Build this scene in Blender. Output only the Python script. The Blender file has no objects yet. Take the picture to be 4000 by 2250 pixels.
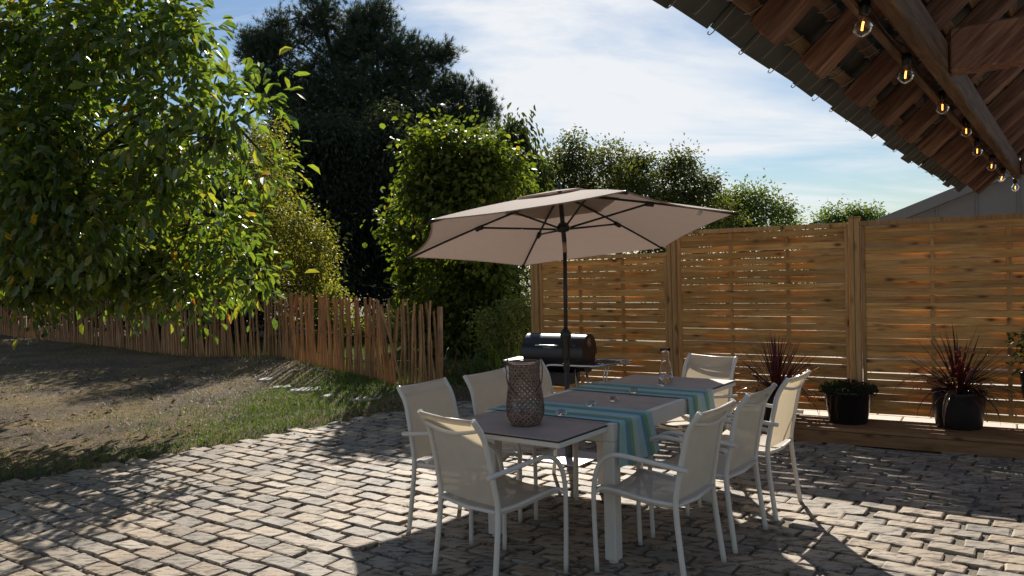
import bpy, math, random
import numpy as np
from mathutils import Vector, Matrix, Quaternion

random.seed(11)
rng = np.random.default_rng(11)
SC = bpy.context.scene
COL = SC.collection
R = math.radians

# ------------------------------------------------------------------ camera
F_PX, PITCH, ROLL, CAM_H = 3150.0, math.atan2(80, 3150.0), 0.028, 1.59
fwd = np.array([0, math.cos(PITCH), -math.sin(PITCH)])
_r = np.array([1.0, 0, 0]); _u = np.cross(_r, fwd)
CR = math.cos(ROLL) * _r - math.sin(ROLL) * _u
CU = math.sin(ROLL) * _r + math.cos(ROLL) * _u
CAM = np.array([0, 0, CAM_H])
cam_d = bpy.data.cameras.new('camera')
cam_d.sensor_width = 36.0
cam_d.lens = 36.0 * F_PX / 4000.0
cam_d.clip_end = 600
cam = bpy.data.objects.new('camera', cam_d)
COL.objects.link(cam)
cam.matrix_world = Matrix(((CR[0], CU[0], -fwd[0], CAM[0]), (CR[1], CU[1], -fwd[1], CAM[1]),
                           (CR[2], CU[2], -fwd[2], CAM[2]), (0, 0, 0, 1)))
SC.camera = cam


def W(px, py, depth):
    """world point seen at photo pixel (px, py), at a distance of `depth` metres ahead"""
    d = fwd + CR * (px - 2000) / F_PX - CU * (py - 1125) / F_PX
    return CAM + d * (depth / d[1])


def proj(p):
    q = np.asarray(p, float) - CAM
    z = q @ fwd
    return 2000 + F_PX * (q @ CR) / z, 1125 - F_PX * (q @ CU) / z


# ------------------------------------------------------------------ light
SUN_EL, SUN_AZ = R(35.3), R(2.2)          # azimuth measured from +Y towards +X
SC.view_settings.view_transform = 'Standard'
SC.view_settings.look = 'None'
SC.view_settings.exposure = 0.5
SC.view_settings.gamma = 1.0
sun_d = bpy.data.lights.new('sun', 'SUN')
sun_d.energy = 5.0
sun_d.angle = R(0.6)
sun_d.color = (1.0, 0.93, 0.82)
sun = bpy.data.objects.new('sun', sun_d)
COL.objects.link(sun)
sdir = Vector((math.sin(SUN_AZ) * math.cos(SUN_EL), math.cos(SUN_AZ) * math.cos(SUN_EL), math.sin(SUN_EL)))
sun.rotation_euler = sdir.to_track_quat('Z', 'Y').to_euler()

world = bpy.data.worlds.new('World')
SC.world = world
world.use_nodes = True
wn, wl = world.node_tree.nodes, world.node_tree.links
wn.clear()
wout = wn.new('ShaderNodeOutputWorld')
wbg = wn.new('ShaderNodeBackground')
wbg.inputs['Strength'].default_value = 0.06
sky = wn.new('ShaderNodeTexSky')
sky.sky_type = 'NISHITA'
sky.sun_disc = False
sky.sun_elevation = SUN_EL
sky.sun_rotation = SUN_AZ
sky.air_density = 1.15
sky.dust_density = 0.15
sky.ozone_density = 4.5
tc = wn.new('ShaderNodeTexCoord')
sep = wn.new('ShaderNodeSeparateXYZ')
wl.new(tc.outputs['Generated'], sep.inputs[0])


def wmath(op, a, b=None):
    n = wn.new('ShaderNodeMath'); n.operation = op
    for i, x in enumerate((a, b)):
        if x is None: continue
        if isinstance(x, (int, float)): n.inputs[i].default_value = x
        else: wl.new(x, n.inputs[i])
    return n.outputs[0]


zz = wmath('ADD', wmath('MAXIMUM', sep.outputs[2], 0.0), 0.16)
cx_ = wmath('DIVIDE', sep.outputs[0], zz)
cy_ = wmath('DIVIDE', sep.outputs[1], zz)
comb = wn.new('ShaderNodeCombineXYZ')
wl.new(cx_, comb.inputs[0]); wl.new(cy_, comb.inputs[1])
mp = wn.new('ShaderNodeMapping')
mp.inputs['Rotation'].default_value = (0, 0, R(-28))
mp.inputs['Scale'].default_value = (0.55, 1.25, 1)
mp.inputs['Location'].default_value = (0.15, 1.3, 0)
wl.new(comb.outputs[0], mp.inputs[0])
nz = wn.new('ShaderNodeTexNoise')
nz.inputs['Scale'].default_value = 1.1
nz.inputs['Detail'].default_value = 9
nz.inputs['Roughness'].default_value = 0.56
nz.inputs['Distortion'].default_value = 0.7
wl.new(mp.outputs[0], nz.inputs['Vector'])
cr = wn.new('ShaderNodeValToRGB')
cr.color_ramp.elements[0].position = 0.385
cr.color_ramp.elements[0].color = (0.02, 0.02, 0.02, 1)
cr.color_ramp.elements[1].position = 0.60
cr.color_ramp.elements[1].color = (0.98, 0.98, 0.98, 1)
wl.new(nz.outputs['Fac'], cr.inputs[0])
mixc = wn.new('ShaderNodeMix'); mixc.data_type = 'RGBA'
bank = wn.new('ShaderNodeVectorMath'); bank.operation = 'DISTANCE'
wl.new(tc.outputs['Generated'], bank.inputs[0])
_bd = W(2500, 330, 100.0) - CAM; _bd = _bd / np.linalg.norm(_bd)
bank.inputs[1].default_value = tuple(float(q) for q in _bd)
bk = wmath('MULTIPLY', wmath('SUBTRACT', 1.0, wmath('MINIMUM', wmath('DIVIDE', bank.outputs['Value'], 0.36), 1.0)), 0.20)
wl.new(wmath('ADD', wmath('SUBTRACT', nz.outputs['Fac'], 0.10), bk), cr.inputs[0])
wl.new(cr.outputs[0], mixc.inputs['Factor'])
wl.new(sky.outputs[0], mixc.inputs[6])
mixc.inputs[7].default_value = (10.3, 10.6, 11.0, 1)
wl.new(mixc.outputs[2], wbg.inputs['Color'])
wl.new(wbg.outputs[0], wout.inputs[0])

# ------------------------------------------------------------------ materials
def new_mat(name):
    m = bpy.data.materials.new(name)
    m.use_nodes = True
    n, l = m.node_tree.nodes, m.node_tree.links
    return m, n, l, n['Principled BSDF'], n['Material Output']


def ramp(n, stops):
    r = n.new('ShaderNodeValToRGB')
    e = r.color_ramp.elements
    while len(e) < len(stops): e.new(0.5)
    for el, (p, c) in zip(e, stops):
        el.position = p
        el.color = (*c, 1) if len(c) == 3 else c
    return r


def tex(n, l, kind, scale, coord='Object', stretch=None, rot=None, **kw):
    t = n.new('ShaderNodeTexCoord')
    nd = n.new({'noise': 'ShaderNodeTexNoise', 'voronoi': 'ShaderNodeTexVoronoi', 'wave': 'ShaderNodeTexWave'}[kind])
    nd.inputs['Scale'].default_value = scale
    for k, v in kw.items():
        nd.inputs[k].default_value = v
    src = t.outputs[coord]
    if stretch or rot:
        mpn = n.new('ShaderNodeMapping')
        if stretch: mpn.inputs['Scale'].default_value = stretch
        if rot: mpn.inputs['Rotation'].default_value = rot
        l.new(src, mpn.inputs[0]); src = mpn.outputs[0]
    l.new(src, nd.inputs['Vector'])
    return nd


def mixrgb(n, l, fac, a, b, mode='MIX'):
    mx = n.new('ShaderNodeMix'); mx.data_type = 'RGBA'; mx.blend_type = mode
    for key, v in (('Factor', fac), (6, a), (7, b)):
        if isinstance(v, (int, float)): mx.inputs[key].default_value = v
        elif isinstance(v, tuple): mx.inputs[key].default_value = (*v, 1) if len(v) == 3 else v
        else: l.new(v, mx.inputs[key])
    return mx.outputs[2]


def bump(n, l, height, strength, dist, bsdf):
    b = n.new('ShaderNodeBump')
    b.inputs['Strength'].default_value = strength
    b.inputs['Distance'].default_value = dist
    l.new(height, b.inputs['Height'])
    l.new(b.outputs[0], bsdf.inputs['Normal'])


def simple(name, col, rough=0.5, metal=0.0, var=0.12, nscale=30, bmp=0.0, spec=0.5):
    m, n, l, p, o = new_mat(name)
    nd = tex(n, l, 'noise', nscale, Detail=5.0)
    lo = tuple(c * (1 - var) for c in col); hi = tuple(min(1, c * (1 + var)) for c in col)
    r = ramp(n, [(0.3, lo), (0.7, hi)])
    l.new(nd.outputs['Fac'], r.inputs[0])
    l.new(r.outputs[0], p.inputs['Base Color'])
    p.inputs['Roughness'].default_value = rough
    p.inputs['Metallic'].default_value = metal
    p.inputs['Specular IOR Level'].default_value = spec
    if bmp: bump(n, l, nd.outputs['Fac'], bmp, 0.01, p)
    return m


def wood(name, dark, mid, light, axis=0, scale=1.0, knots=True, rough=0.7, bmp=0.25, wear=None):
    """sawn timber: grain runs along the local axis, colour differs from piece to piece"""
    m, n, l, p, o = new_mat(name)
    st = [9.0 * scale] * 3; st[axis] = 0.7 * scale
    oi = n.new('ShaderNodeObjectInfo')
    t = n.new('ShaderNodeTexCoord')
    mpn = n.new('ShaderNodeMapping'); mpn.inputs['Scale'].default_value = st
    off = n.new('ShaderNodeVectorMath'); off.operation = 'MULTIPLY_ADD'
    comb = n.new('ShaderNodeCombineXYZ')
    for i in range(3): l.new(oi.outputs['Random'], comb.inputs[i])
    l.new(comb.outputs[0], off.inputs[0]); off.inputs[1].default_value = (37, 53, 71)
    l.new(t.outputs['Object'], off.inputs[2])
    l.new(off.outputs[0], mpn.inputs[0])
    nd = n.new('ShaderNodeTexNoise'); nd.inputs['Scale'].default_value = 4.0
    nd.inputs['Detail'].default_value = 7; nd.inputs['Roughness'].default_value = 0.62; nd.inputs['Distortion'].default_value = 0.6
    l.new(mpn.outputs[0], nd.inputs['Vector'])
    r = ramp(n, [(0.28, dark), (0.5, mid), (0.72, light)])
    l.new(nd.outputs['Fac'], r.inputs[0])
    colr = r.outputs[0]
    # broad tone of the whole board
    mr = n.new('ShaderNodeMapRange'); mr.inputs[3].default_value = 0.72; mr.inputs[4].default_value = 1.2
    l.new(oi.outputs['Random'], mr.inputs[0])
    hsv = n.new('ShaderNodeHueSaturation')
    l.new(mr.outputs[0], hsv.inputs['Value']); l.new(colr, hsv.inputs['Color'])
    colr = hsv.outputs[0]
    if knots:
        vst = [5.5] * 3; vst[axis] = 2.3
        mp2 = n.new('ShaderNodeMapping'); mp2.inputs['Scale'].default_value = vst
        l.new(off.outputs[0], mp2.inputs[0])
        v = n.new('ShaderNodeTexVoronoi'); v.inputs['Scale'].default_value = 1.6
        l.new(mp2.outputs[0], v.inputs['Vector'])
        kr = ramp(n, [(0.06, (1, 1, 1)), (0.12, (0.5, 0.5, 0.5)), (0.24, (0, 0, 0))])
        l.new(v.outputs['Distance'], kr.inputs[0])
        colr = mixrgb(n, l, kr.outputs[0], colr, tuple(c * 0.35 for c in dark))
    if wear:
        nw = tex(n, l, 'noise', 3.0, Detail=6.0)
        wr = ramp(n, [(0.5, (0, 0, 0)), (0.7, (0.8, 0.8, 0.8))])
        l.new(nw.outputs['Fac'], wr.inputs[0])
        colr = mixrgb(n, l, wr.outputs[0], colr, wear)
    l.new(colr, p.inputs['Base Color'])
    p.inputs['Roughness'].default_value = rough
    p.inputs['Specular IOR Level'].default_value = 0.3
    bump(n, l, nd.outputs['Fac'], bmp, 0.006, p)
    return m


def leafmat(name, rough=0.35, trans=0.45, spec=0.5, tmul=(2.9, 2.8, 0.9)):
    """leaf: colour per leaf from the 'tint' attribute, light passes through"""
    m, n, l, p, o = new_mat(name)
    at = n.new('ShaderNodeAttribute'); at.attribute_name = 'tint'
    nd = tex(n, l, 'noise', 40, Detail=3.0)
    r = ramp(n, [(0.3, (0.75, 0.75, 0.75)), (0.7, (1.15, 1.15, 1.15))])
    l.new(nd.outputs['Fac'], r.inputs[0])
    c = mixrgb(n, l, 1.0, at.outputs['Color'], r.outputs[0], 'MULTIPLY')
    l.new(c, p.inputs['Base Color'])
    p.inputs['Roughness'].default_value = rough
    p.inputs['Specular IOR Level'].default_value = spec
    tr = n.new('ShaderNodeBsdfTranslucent')
    tcol = mixrgb(n, l, 1.0, c, tmul, 'MULTIPLY')
    l.new(tcol, tr.inputs['Color'])
    ms = n.new('ShaderNodeMixShader'); ms.inputs[0].default_value = trans
    l.new(p.outputs[0], ms.inputs[1]); l.new(tr.outputs[0], ms.inputs[2])
    l.new(ms.outputs[0], o.inputs['Surface'])
    return m


def cloth(name, col, trans=0.4, see=0.0, weave=900, tcol=None, var=0.06):
    m, n, l, p, o = new_mat(name)
    nd = tex(n, l, 'noise', 14, Detail=4.0)
    r = ramp(n, [(0.3, tuple(c * (1 - var) for c in col)), (0.7, tuple(c * (1 + var) for c in col))])
    l.new(nd.outputs['Fac'], r.inputs[0])
    l.new(r.outputs[0], p.inputs['Base Color'])
    p.inputs['Roughness'].default_value = 0.85
    p.inputs['Specular IOR Level'].default_value = 0.2
    w = tex(n, l, 'noise', weave, Detail=1.0)
    bump(n, l, w.outputs['Fac'], 0.25, 0.002, p)
    if see: p.inputs['Roughness'].default_value = 0.6; p.inputs['Specular IOR Level'].default_value = 0.4
    tr = n.new('ShaderNodeBsdfTranslucent')
    tr.inputs['Color'].default_value = (*(tcol or col), 1)
    ms = n.new('ShaderNodeMixShader'); ms.inputs[0].default_value = trans
    l.new(p.outputs[0], ms.inputs[1]); l.new(tr.outputs[0], ms.inputs[2])
    last = ms
    if see:
        tp = n.new('ShaderNodeBsdfTransparent')
        m2 = n.new('ShaderNodeMixShader'); m2.inputs[0].default_value = see
        l.new(ms.outputs[0], m2.inputs[1]); l.new(tp.outputs[0], m2.inputs[2]); last = m2
    l.new(last.outputs[0], o.inputs['Surface'])
    return m


def glassmat(name, col=(1, 1, 1), rough=0.0, ior=1.45):
    m, n, l, p, o = new_mat(name)
    p.inputs['Base Color'].default_value = (*col, 1)
    p.inputs['Roughness'].default_value = rough
    p.inputs['IOR'].default_value = ior
    p.inputs['Transmission Weight'].default_value = 1.0
    return m


M = {}
M['frame'] = simple('cream_powder_coat', (0.63, 0.575, 0.50), 0.40, var=0.04, nscale=6)
M['sling'] = cloth('cream_mesh_fabric', (0.60, 0.525, 0.435), trans=0.36, see=0.03, tcol=(0.80, 0.66, 0.44))
M['board'] = simple('taupe_table_board', (0.33, 0.25, 0.205), 0.5, var=0.1, nscale=9)
M['edge'] = simple('dark_board_core', (0.012, 0.011, 0.011), 0.5)
M['dark_metal'] = simple('charcoal_metal', (0.018, 0.018, 0.020), 0.42, var=0.2, nscale=12)
M['plastic'] = simple('black_plastic', (0.012, 0.012, 0.013), 0.38, var=0.2, nscale=9)
M['canopy'] = cloth('taupe_canopy_cloth', (0.43, 0.35, 0.305), trans=0.22, tcol=(0.36, 0.265, 0.22), weave=600, var=0.03)
M['white_tag'] = simple('white_tag', (0.7, 0.7, 0.68), 0.7)
M['steel'] = simple('galvanised_steel', (0.52, 0.52, 0.52), 0.38, metal=0.6, var=0.1, nscale=20)
M['chrome'] = simple('brushed_steel', (0.62, 0.62, 0.62), 0.25, metal=1.0, var=0.05)
M['bbq'] = simple('black_enamel', (0.008, 0.008, 0.010), 0.30, var=0.2, nscale=14)
M['copper'] = simple('tan_vent_plate', (0.42, 0.26, 0.16), 0.45, metal=0.3)
M['glass'] = glassmat('clear_glass', ior=1.22)
M['water'] = glassmat('water', (0.98, 1.0, 1.0), 0, 1.33)
M['frost'] = simple('frosted_print', (0.8, 0.8, 0.8), 0.8)
M['wicker'] = simple('grey_brown_willow', (0.185, 0.115, 0.085), 0.8, var=0.4, nscale=25, bmp=0.3)
M['handle'] = simple('brown_willow_rope', (0.19, 0.115, 0.08), 0.7, var=0.3, nscale=30, bmp=0.3)
M['fence'] = wood('new_pine', (0.35, 0.15, 0.04), (0.55, 0.27, 0.078), (0.69, 0.39, 0.14), axis=0)
M['fence_post'] = wood('new_pine_upright', (0.31, 0.155, 0.055), (0.44, 0.24, 0.092), (0.55, 0.33, 0.14), axis=2)
M['deck'] = wood('deck_timber', (0.15, 0.07, 0.03), (0.235, 0.12, 0.05), (0.30, 0.165, 0.075), axis=0)
M['picket'] = wood('chestnut_paling', (0.17, 0.08, 0.032), (0.42, 0.215, 0.095), (0.60, 0.36, 0.18), axis=2, knots=False, bmp=0.5,
                   wear=(0.12, 0.092, 0.075))
M['rafter'] = wood('old_roof_timber', (0.085, 0.034, 0.022), (0.24, 0.108, 0.068), (0.40, 0.22, 0.15), axis=1, scale=1.6, knots=False, bmp=0.8)
M['beam'] = wood('old_beam_timber', (0.085, 0.042, 0.022), (0.20, 0.105, 0.058), (0.33, 0.20, 0.115), axis=0, scale=1.2, knots=False, bmp=0.6)
M['slate'] = simple('slate', (0.075, 0.073, 0.072), 0.6, var=0.35, nscale=7, bmp=0.3)
M['wire'] = simple('dull_wire', (0.30, 0.28, 0.25), 0.7)
M['rust_wire'] = simple('rusty_wire', (0.09, 0.05, 0.035), 0.7)
M['zinc'] = simple('grey_zinc_sheet', (0.115, 0.12, 0.122), 0.55, metal=0.15, var=0.08, nscale=1.5)
M['pot_black'] = simple('glossy_black_pot', (0.010, 0.010, 0.011), 0.22, var=0.3, nscale=4)
M['pot_grey'] = simple('dark_brown_glazed_pot', (0.022, 0.017, 0.015), 0.38, var=0.4, nscale=5, spec=0.3)
M['soil'] = simple('potting_soil', (0.03, 0.022, 0.016), 0.95, var=0.5, nscale=60, bmp=0.6)
M['slab'] = simple('pale_stepping_stone', (0.42, 0.38, 0.33), 0.85, var=0.25, nscale=12, bmp=0.2)
M['leaf'] = leafmat('glossy_leaf', 0.31, 0.46, 1.0)
M['leaf_soft'] = leafmat('soft_leaf', 0.45, 0.45, 0.35)
M['needle'] = leafmat('pine_needle', 0.55, 0.12, 0.2)
M['leaf_dark'] = leafmat('dark_leaf', 0.5, 0.22, 0.25)
M['blade'] = leafmat('grass_blade', 0.5, 0.35, 0.25, (1.7, 1.8, 0.9))
M['litter'] = leafmat('dry_leaf', 0.8, 0.08, 0.1, (1.2, 1.1, 0.9))
M['cordyline'] = leafmat('red_cordyline', 0.25, 0.3, 0.6)
M['bark'] = simple('bark', (0.050, 0.040, 0.032), 0.9, var=0.5, nscale=22, bmp=0.8)
m, n, l, p, o = new_mat('lamp_filament')
p.inputs['Base Color'].default_value = (1, 0.5, 0.15, 1)
p.inputs['Emission Color'].default_value = (1.0, 0.30, 0.05, 1)
p.inputs['Emission Strength'].default_value = 4.5
M['filament'] = m

# runner stripes across its width (UV u)
m, n, l, p, o = new_mat('striped_runner')
uv = n.new('ShaderNodeUVMap'); sx = n.new('ShaderNodeSeparateXYZ'); l.new(uv.outputs[0], sx.inputs[0])
aqua, teal, green, mint, pale = (0.40, 0.58, 0.53), (0.17, 0.34, 0.37), (0.30, 0.42, 0.21), (0.50, 0.64, 0.56), (0.42, 0.58, 0.61)
st = [(0.0, aqua), (0.17, teal), (0.27, green), (0.38, mint), (0.52, pale), (0.64, teal), (0.75, green), (0.83, aqua), (0.93, pale)]
r = ramp(n, st); r.color_ramp.interpolation = 'CONSTANT'
nzr = tex(n, l, 'noise', 60, stretch=(1, 1, 1), Detail=2.0)
ad = n.new('ShaderNodeMath'); ad.operation = 'MULTIPLY_ADD'; ad.inputs[1].default_value = 0.02
l.new(nzr.outputs['Fac'], ad.inputs[0]); l.new(sx.outputs[0], ad.inputs[2])
l.new(ad.outputs[0], r.inputs[0])
l.new(r.outputs[0], p.inputs['Base Color']); p.inputs['Roughness'].default_value = 0.9; p.inputs['Specular IOR Level'].default_value = 0.15
wv = tex(n, l, 'noise', 500, Detail=1.0); bump(n, l, wv.outputs['Fac'], 0.3, 0.002, p)
tr = n.new('ShaderNodeBsdfTranslucent'); l.new(r.outputs[0], tr.inputs['Color'])
ms = n.new('ShaderNodeMixShader'); ms.inputs[0].default_value = 0.25
l.new(p.outputs[0], ms.inputs[1]); l.new(tr.outputs[0], ms.inputs[2]); l.new(ms.outputs[0], o.inputs['Surface'])
M['runner'] = m

# cobblestone: warm sandstone with dark flaking and pits
m, n, l, p, o = new_mat('worn_cobblestone')
at = n.new('ShaderNodeAttribute'); at.attribute_name = 'tint'
na = tex(n, l, 'noise', 19, Detail=8.0, Roughness=0.72)
geo = n.new('ShaderNodeNewGeometry')
mpw = n.new('ShaderNodeMapping'); mpw.inputs['Rotation'].default_value = (0, 0, R(36)); mpw.inputs['Scale'].default_value = (0.5, 1.5, 1)
l.new(geo.outputs['Position'], mpw.inputs[0]); l.new(mpw.outputs[0], na.inputs['Vector'])
ra = ramp(n, [(0.38, (0.12, 0.11, 0.10)), (0.445, (0.5, 0.48, 0.46)), (0.50, (1.0, 1.0, 1.0))])
l.new(na.outputs['Fac'], ra.inputs[0])
nb = n.new('ShaderNodeTexNoise'); nb.inputs['Scale'].default_value = 2.2; nb.inputs['Detail'].default_value = 4
l.new(geo.outputs['Position'], nb.inputs['Vector'])
rb = ramp(n, [(0.35, (0.78, 0.76, 0.74)), (0.65, (1.1, 1.08, 1.04))])
l.new(nb.outputs['Fac'], rb.inputs[0])
c1 = mixrgb(n, l, 1.0, at.outputs['Color'], ra.outputs[0], 'MULTIPLY')
c2 = mixrgb(n, l, 1.0, c1, rb.outputs[0], 'MULTIPLY')
l.new(c2, p.inputs['Base Color'])
p.inputs['Roughness'].default_value = 0.62
p.inputs['Specular IOR Level'].default_value = 0.4
bump(n, l, na.outputs['Fac'], 0.75, 0.010, p)
M['cobble'] = m

# joint sand
m, n, l, p, o = new_mat('joint_sand')
na = tex(n, l, 'noise', 90, Detail=6.0)
r = ramp(n, [(0.3, (0.115, 0.095, 0.072)), (0.7, (0.25, 0.21, 0.155))])
l.new(na.outputs['Fac'], r.inputs[0]); l.new(r.outputs[0], p.inputs['Base Color'])
p.inputs['Roughness'].default_value = 0.95
bump(n, l, na.outputs['Fac'], 0.6, 0.01, p)
M['sand'] = m

# dry lawn: bare earth, straw, green near the edge
m, n, l, p, o = new_mat('dry_lawn_earth')
na = tex(n, l, 'noise', 0.9, Detail=5.0)
nb = tex(n, l, 'noise', 28, Detail=7.0, Roughness=0.75)
r1 = ramp(n, [(0.38, (0.055, 0.045, 0.036)), (0.6, (0.16, 0.125, 0.09))]); l.new(nb.outputs['Fac'], r1.inputs[0])
r2 = ramp(n, [(0.38, (0.085, 0.066, 0.036)), (0.62, (0.26, 0.19, 0.10))]); l.new(nb.outputs['Fac'], r2.inputs[0])
r3 = ramp(n, [(0.42, (0, 0, 0)), (0.58, (1, 1, 1))]); l.new(na.outputs['Fac'], r3.inputs[0])
c = mixrgb(n, l, r3.outputs[0], r1.outputs[0], r2.outputs[0])
l.new(c, p.inputs['Base Color']); p.inputs['Roughness'].default_value = 0.95; p.inputs['Specular IOR Level'].default_value = 0.15
bump(n, l, nb.outputs['Fac'], 0.9, 0.03, p)
M['lawn'] = m
# garden ground behind
m, n, l, p, o = new_mat('garden_ground')
na = tex(n, l, 'noise', 0.5, Detail=6.0); nb = tex(n, l, 'noise', 20, Detail=6.0)
r1 = ramp(n, [(0.3, (0.055, 0.075, 0.025)), (0.7, (0.13, 0.13, 0.06))]); l.new(nb.outputs['Fac'], r1.inputs[0])
r2 = ramp(n, [(0.3, (0.14, 0.12, 0.07)), (0.7, (0.26, 0.22, 0.14))]); l.new(nb.outputs['Fac'], r2.inputs[0])
r3 = ramp(n, [(0.45, (0, 0, 0)), (0.6, (1, 1, 1))]); l.new(na.outputs['Fac'], r3.inputs[0])
c = mixrgb(n, l, r3.outputs[0], r1.outputs[0], r2.outputs[0])
l.new(c, p.inputs['Base Color']); p.inputs['Roughness'].default_value = 0.95
bump(n, l, nb.outputs['Fac'], 0.8, 0.03, p)
M['garden'] = m
M['paver'] = simple('pale_concrete_paver', (0.58, 0.53, 0.46), 0.85, var=0.08, nscale=5, bmp=0.1)

# ------------------------------------------------------------------ mesh helpers
class MB:
    def __init__(s):
        s.v, s.f, s.sm, s.mi = [], [], [], []
        s.cur = 0

    def add(s, vs, fs, smooth=False, mat=None):
        o = len(s.v)
        s.v.extend([tuple(map(float, q)) for q in vs])
        for q in fs:
            s.f.append(tuple(i + o for i in q)); s.sm.append(smooth); s.mi.append(s.cur if mat is None else mat)

    def box(s, c, size, T=None, bev=0.0):
        hx, hy, hz = [d / 2 for d in size]
        b = min(bev, hx * 0.45, hy * 0.45, hz * 0.45)
        if b <= 0:
            vs = [(x, y, z) for x in (-hx, hx) for y in (-hy, hy) for z in (-hz, hz)]
            fs = [(0, 1, 3, 2), (4, 6, 7, 5), (0, 4, 5, 1), (2, 3, 7, 6), (0, 2, 6, 4), (1, 5, 7, 3)]
        else:
            vs = []; idx = {}
            for sx_ in (-1, 1):
                for sy_ in (-1, 1):
                    for sz_ in (-1, 1):
                        for ax in range(3):
                            q = [sx_ * (hx - b), sy_ * (hy - b), sz_ * (hz - b)]
                            q[ax] = (sx_ * hx, sy_ * hy, sz_ * hz)[ax]
                            idx[(sx_, sy_, sz_, ax)] = len(vs); vs.append(tuple(q))
            fs = []
            for ax in range(3):
                o1, o2 = [a for a in range(3) if a != ax]
                for sg in (-1, 1):
                    ring = []
                    for (p1, p2) in ((-1, -1), (1, -1), (1, 1), (-1, 1)):
                        k = [0, 0, 0]; k[ax] = sg; k[o1] = p1; k[o2] = p2
                        ring.append(idx[(*k, ax)])
                    if (sg == 1) != (ax != 1): ring.reverse()
                    fs.append(tuple(ring))
                for p1 in (-1, 1):
                    for p2 in (-1, 1):
                        def key(a, sg_):
                            k = [0, 0, 0]; k[ax] = sg_; k[o1] = p1; k[o2] = p2
                            return idx[(*k, a)]
                        fs.append((key(o1, -1), key(o1, 1), key(o2, 1), key(o2, -1)))
            for sx_ in (-1, 1):
                for sy_ in (-1, 1):
                    for sz_ in (-1, 1):
                        fs.append(tuple(idx[(sx_, sy_, sz_, a)] for a in range(3)))
        vs = [Vector(q) for q in vs]
        if T is not None: vs = [T @ q for q in vs]
        cc = Vector(c)
        s.add([q + cc for q in vs], fs)

    def tube(s, path, rad, n=8, closed=False, caps=True):
        P = [Vector(q) for q in path]
        k = len(P)
        rads = rad if hasattr(rad, '__len__') else [rad] * k
        T = []
        for i in range(k):
            a = P[(i - 1) % k] if (closed or i > 0) else P[i]
            b = P[(i + 1) % k] if (closed or i < k - 1) else P[i]
            t = (b - a)
            T.append(t.normalized() if t.length > 1e-9 else Vector((0, 0, 1)))
        ref = Vector((0, 0, 1)) if abs(T[0].z) < 0.9 else Vector((1, 0, 0))
        N = (ref - T[0] * ref.dot(T[0])).normalized()
        vs, fs = [], []
        for i in range(k):
            if i: N = (N - T[i] * N.dot(T[i])).normalized()
            B = T[i].cross(N)
            for j in range(n):
                a = 2 * math.pi * j / n
                vs.append(P[i] + (N * math.cos(a) + B * math.sin(a)) * rads[i])
        m_ = k if closed else k - 1
        for i in range(m_):
            i2 = (i + 1) % k
            for j in range(n):
                j2 = (j + 1) % n
                fs.append((i * n + j, i * n + j2, i2 * n + j2, i2 * n + j))
        s.add(vs, fs, True)
        if caps and not closed:
            o = len(s.v) - len(vs)
            s.f.append(tuple(o + j for j in reversed(range(n)))); s.sm.append(False); s.mi.append(s.cur)
            s.f.append(tuple(o + (k - 1) * n + j for j in range(n))); s.sm.append(False); s.mi.append(s.cur)

    def lathe(s, prof, n=24, c=(0, 0, 0), smooth=True, T=None):
        vs, fs = [], []
        for (r_, z_) in prof:
            for j in range(n):
                a = 2 * math.pi * j / n
                q = Vector((r_ * math.cos(a), r_ * math.sin(a), z_))
                if T is not None: q = T @ q
                vs.append(q + Vector(c))
        for i in range(len(prof) - 1):
            for j in range(n):
                j2 = (j + 1) % n
                fs.append((i * n + j, i * n + j2, (i + 1) * n + j2, (i + 1) * n + j))
        s.add(vs, fs, smooth)

    def grid(s, pts, smooth=True, close_u=False):
        """pts[i][j] rows of points"""
        nu, nv = len(pts), len(pts[0])
        vs = [q for row in pts for q in row]
        fs = []
        for i in range(nu - 1 + (1 if close_u else 0)):
            i2 = (i + 1) % nu
            for j in range(nv - 1):
                fs.append((i * nv + j, i2 * nv + j, i2 * nv + j + 1, i * nv + j + 1))
        s.add(vs, fs, smooth)

    def mesh(s, name, mats):
        me = bpy.data.meshes.new(name)
        me.from_pydata(s.v, [], s.f)
        for m_ in (mats if isinstance(mats, (list, tuple)) else [mats]): me.materials.append(m_)
        me.polygons.foreach_set('use_smooth', s.sm)
        me.polygons.foreach_set('material_index', s.mi)
        me.update()
        return me

    def build(s, name, mats, parent=None, loc=None):
        return link(name, s.mesh(name, mats), parent, loc)


def link(name, me, parent=None, loc=None, rotz=None):
    o = bpy.data.objects.new(name, me)
    COL.objects.link(o)
    if parent is not None: o.parent = parent
    if loc is not None: o.location = loc
    if rotz is not None: o.rotation_euler = (0, 0, rotz)
    return o


def tag(o, label=None, cat=None, group=None, kind=None):
    if label: o['label'] = label
    if cat: o['category'] = cat
    if group: o['group'] = group
    if kind: o['kind'] = kind
    return o


def thing(name, label, cat, loc=(0, 0, 0), rotz=0.0, group=None):
    o = bpy.data.objects.new(name, None)
    COL.objects.link(o)
    o.empty_display_size = 0.1
    o.location = loc; o.rotation_euler = (0, 0, rotz)
    return tag(o, label, cat, group)


def copy_tree(o, parent=None):
    c = o.copy(); COL.objects.link(c)
    if parent is not None: c.parent = parent
    for ch in list(o.children): copy_tree(ch, c)
    return c


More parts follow.
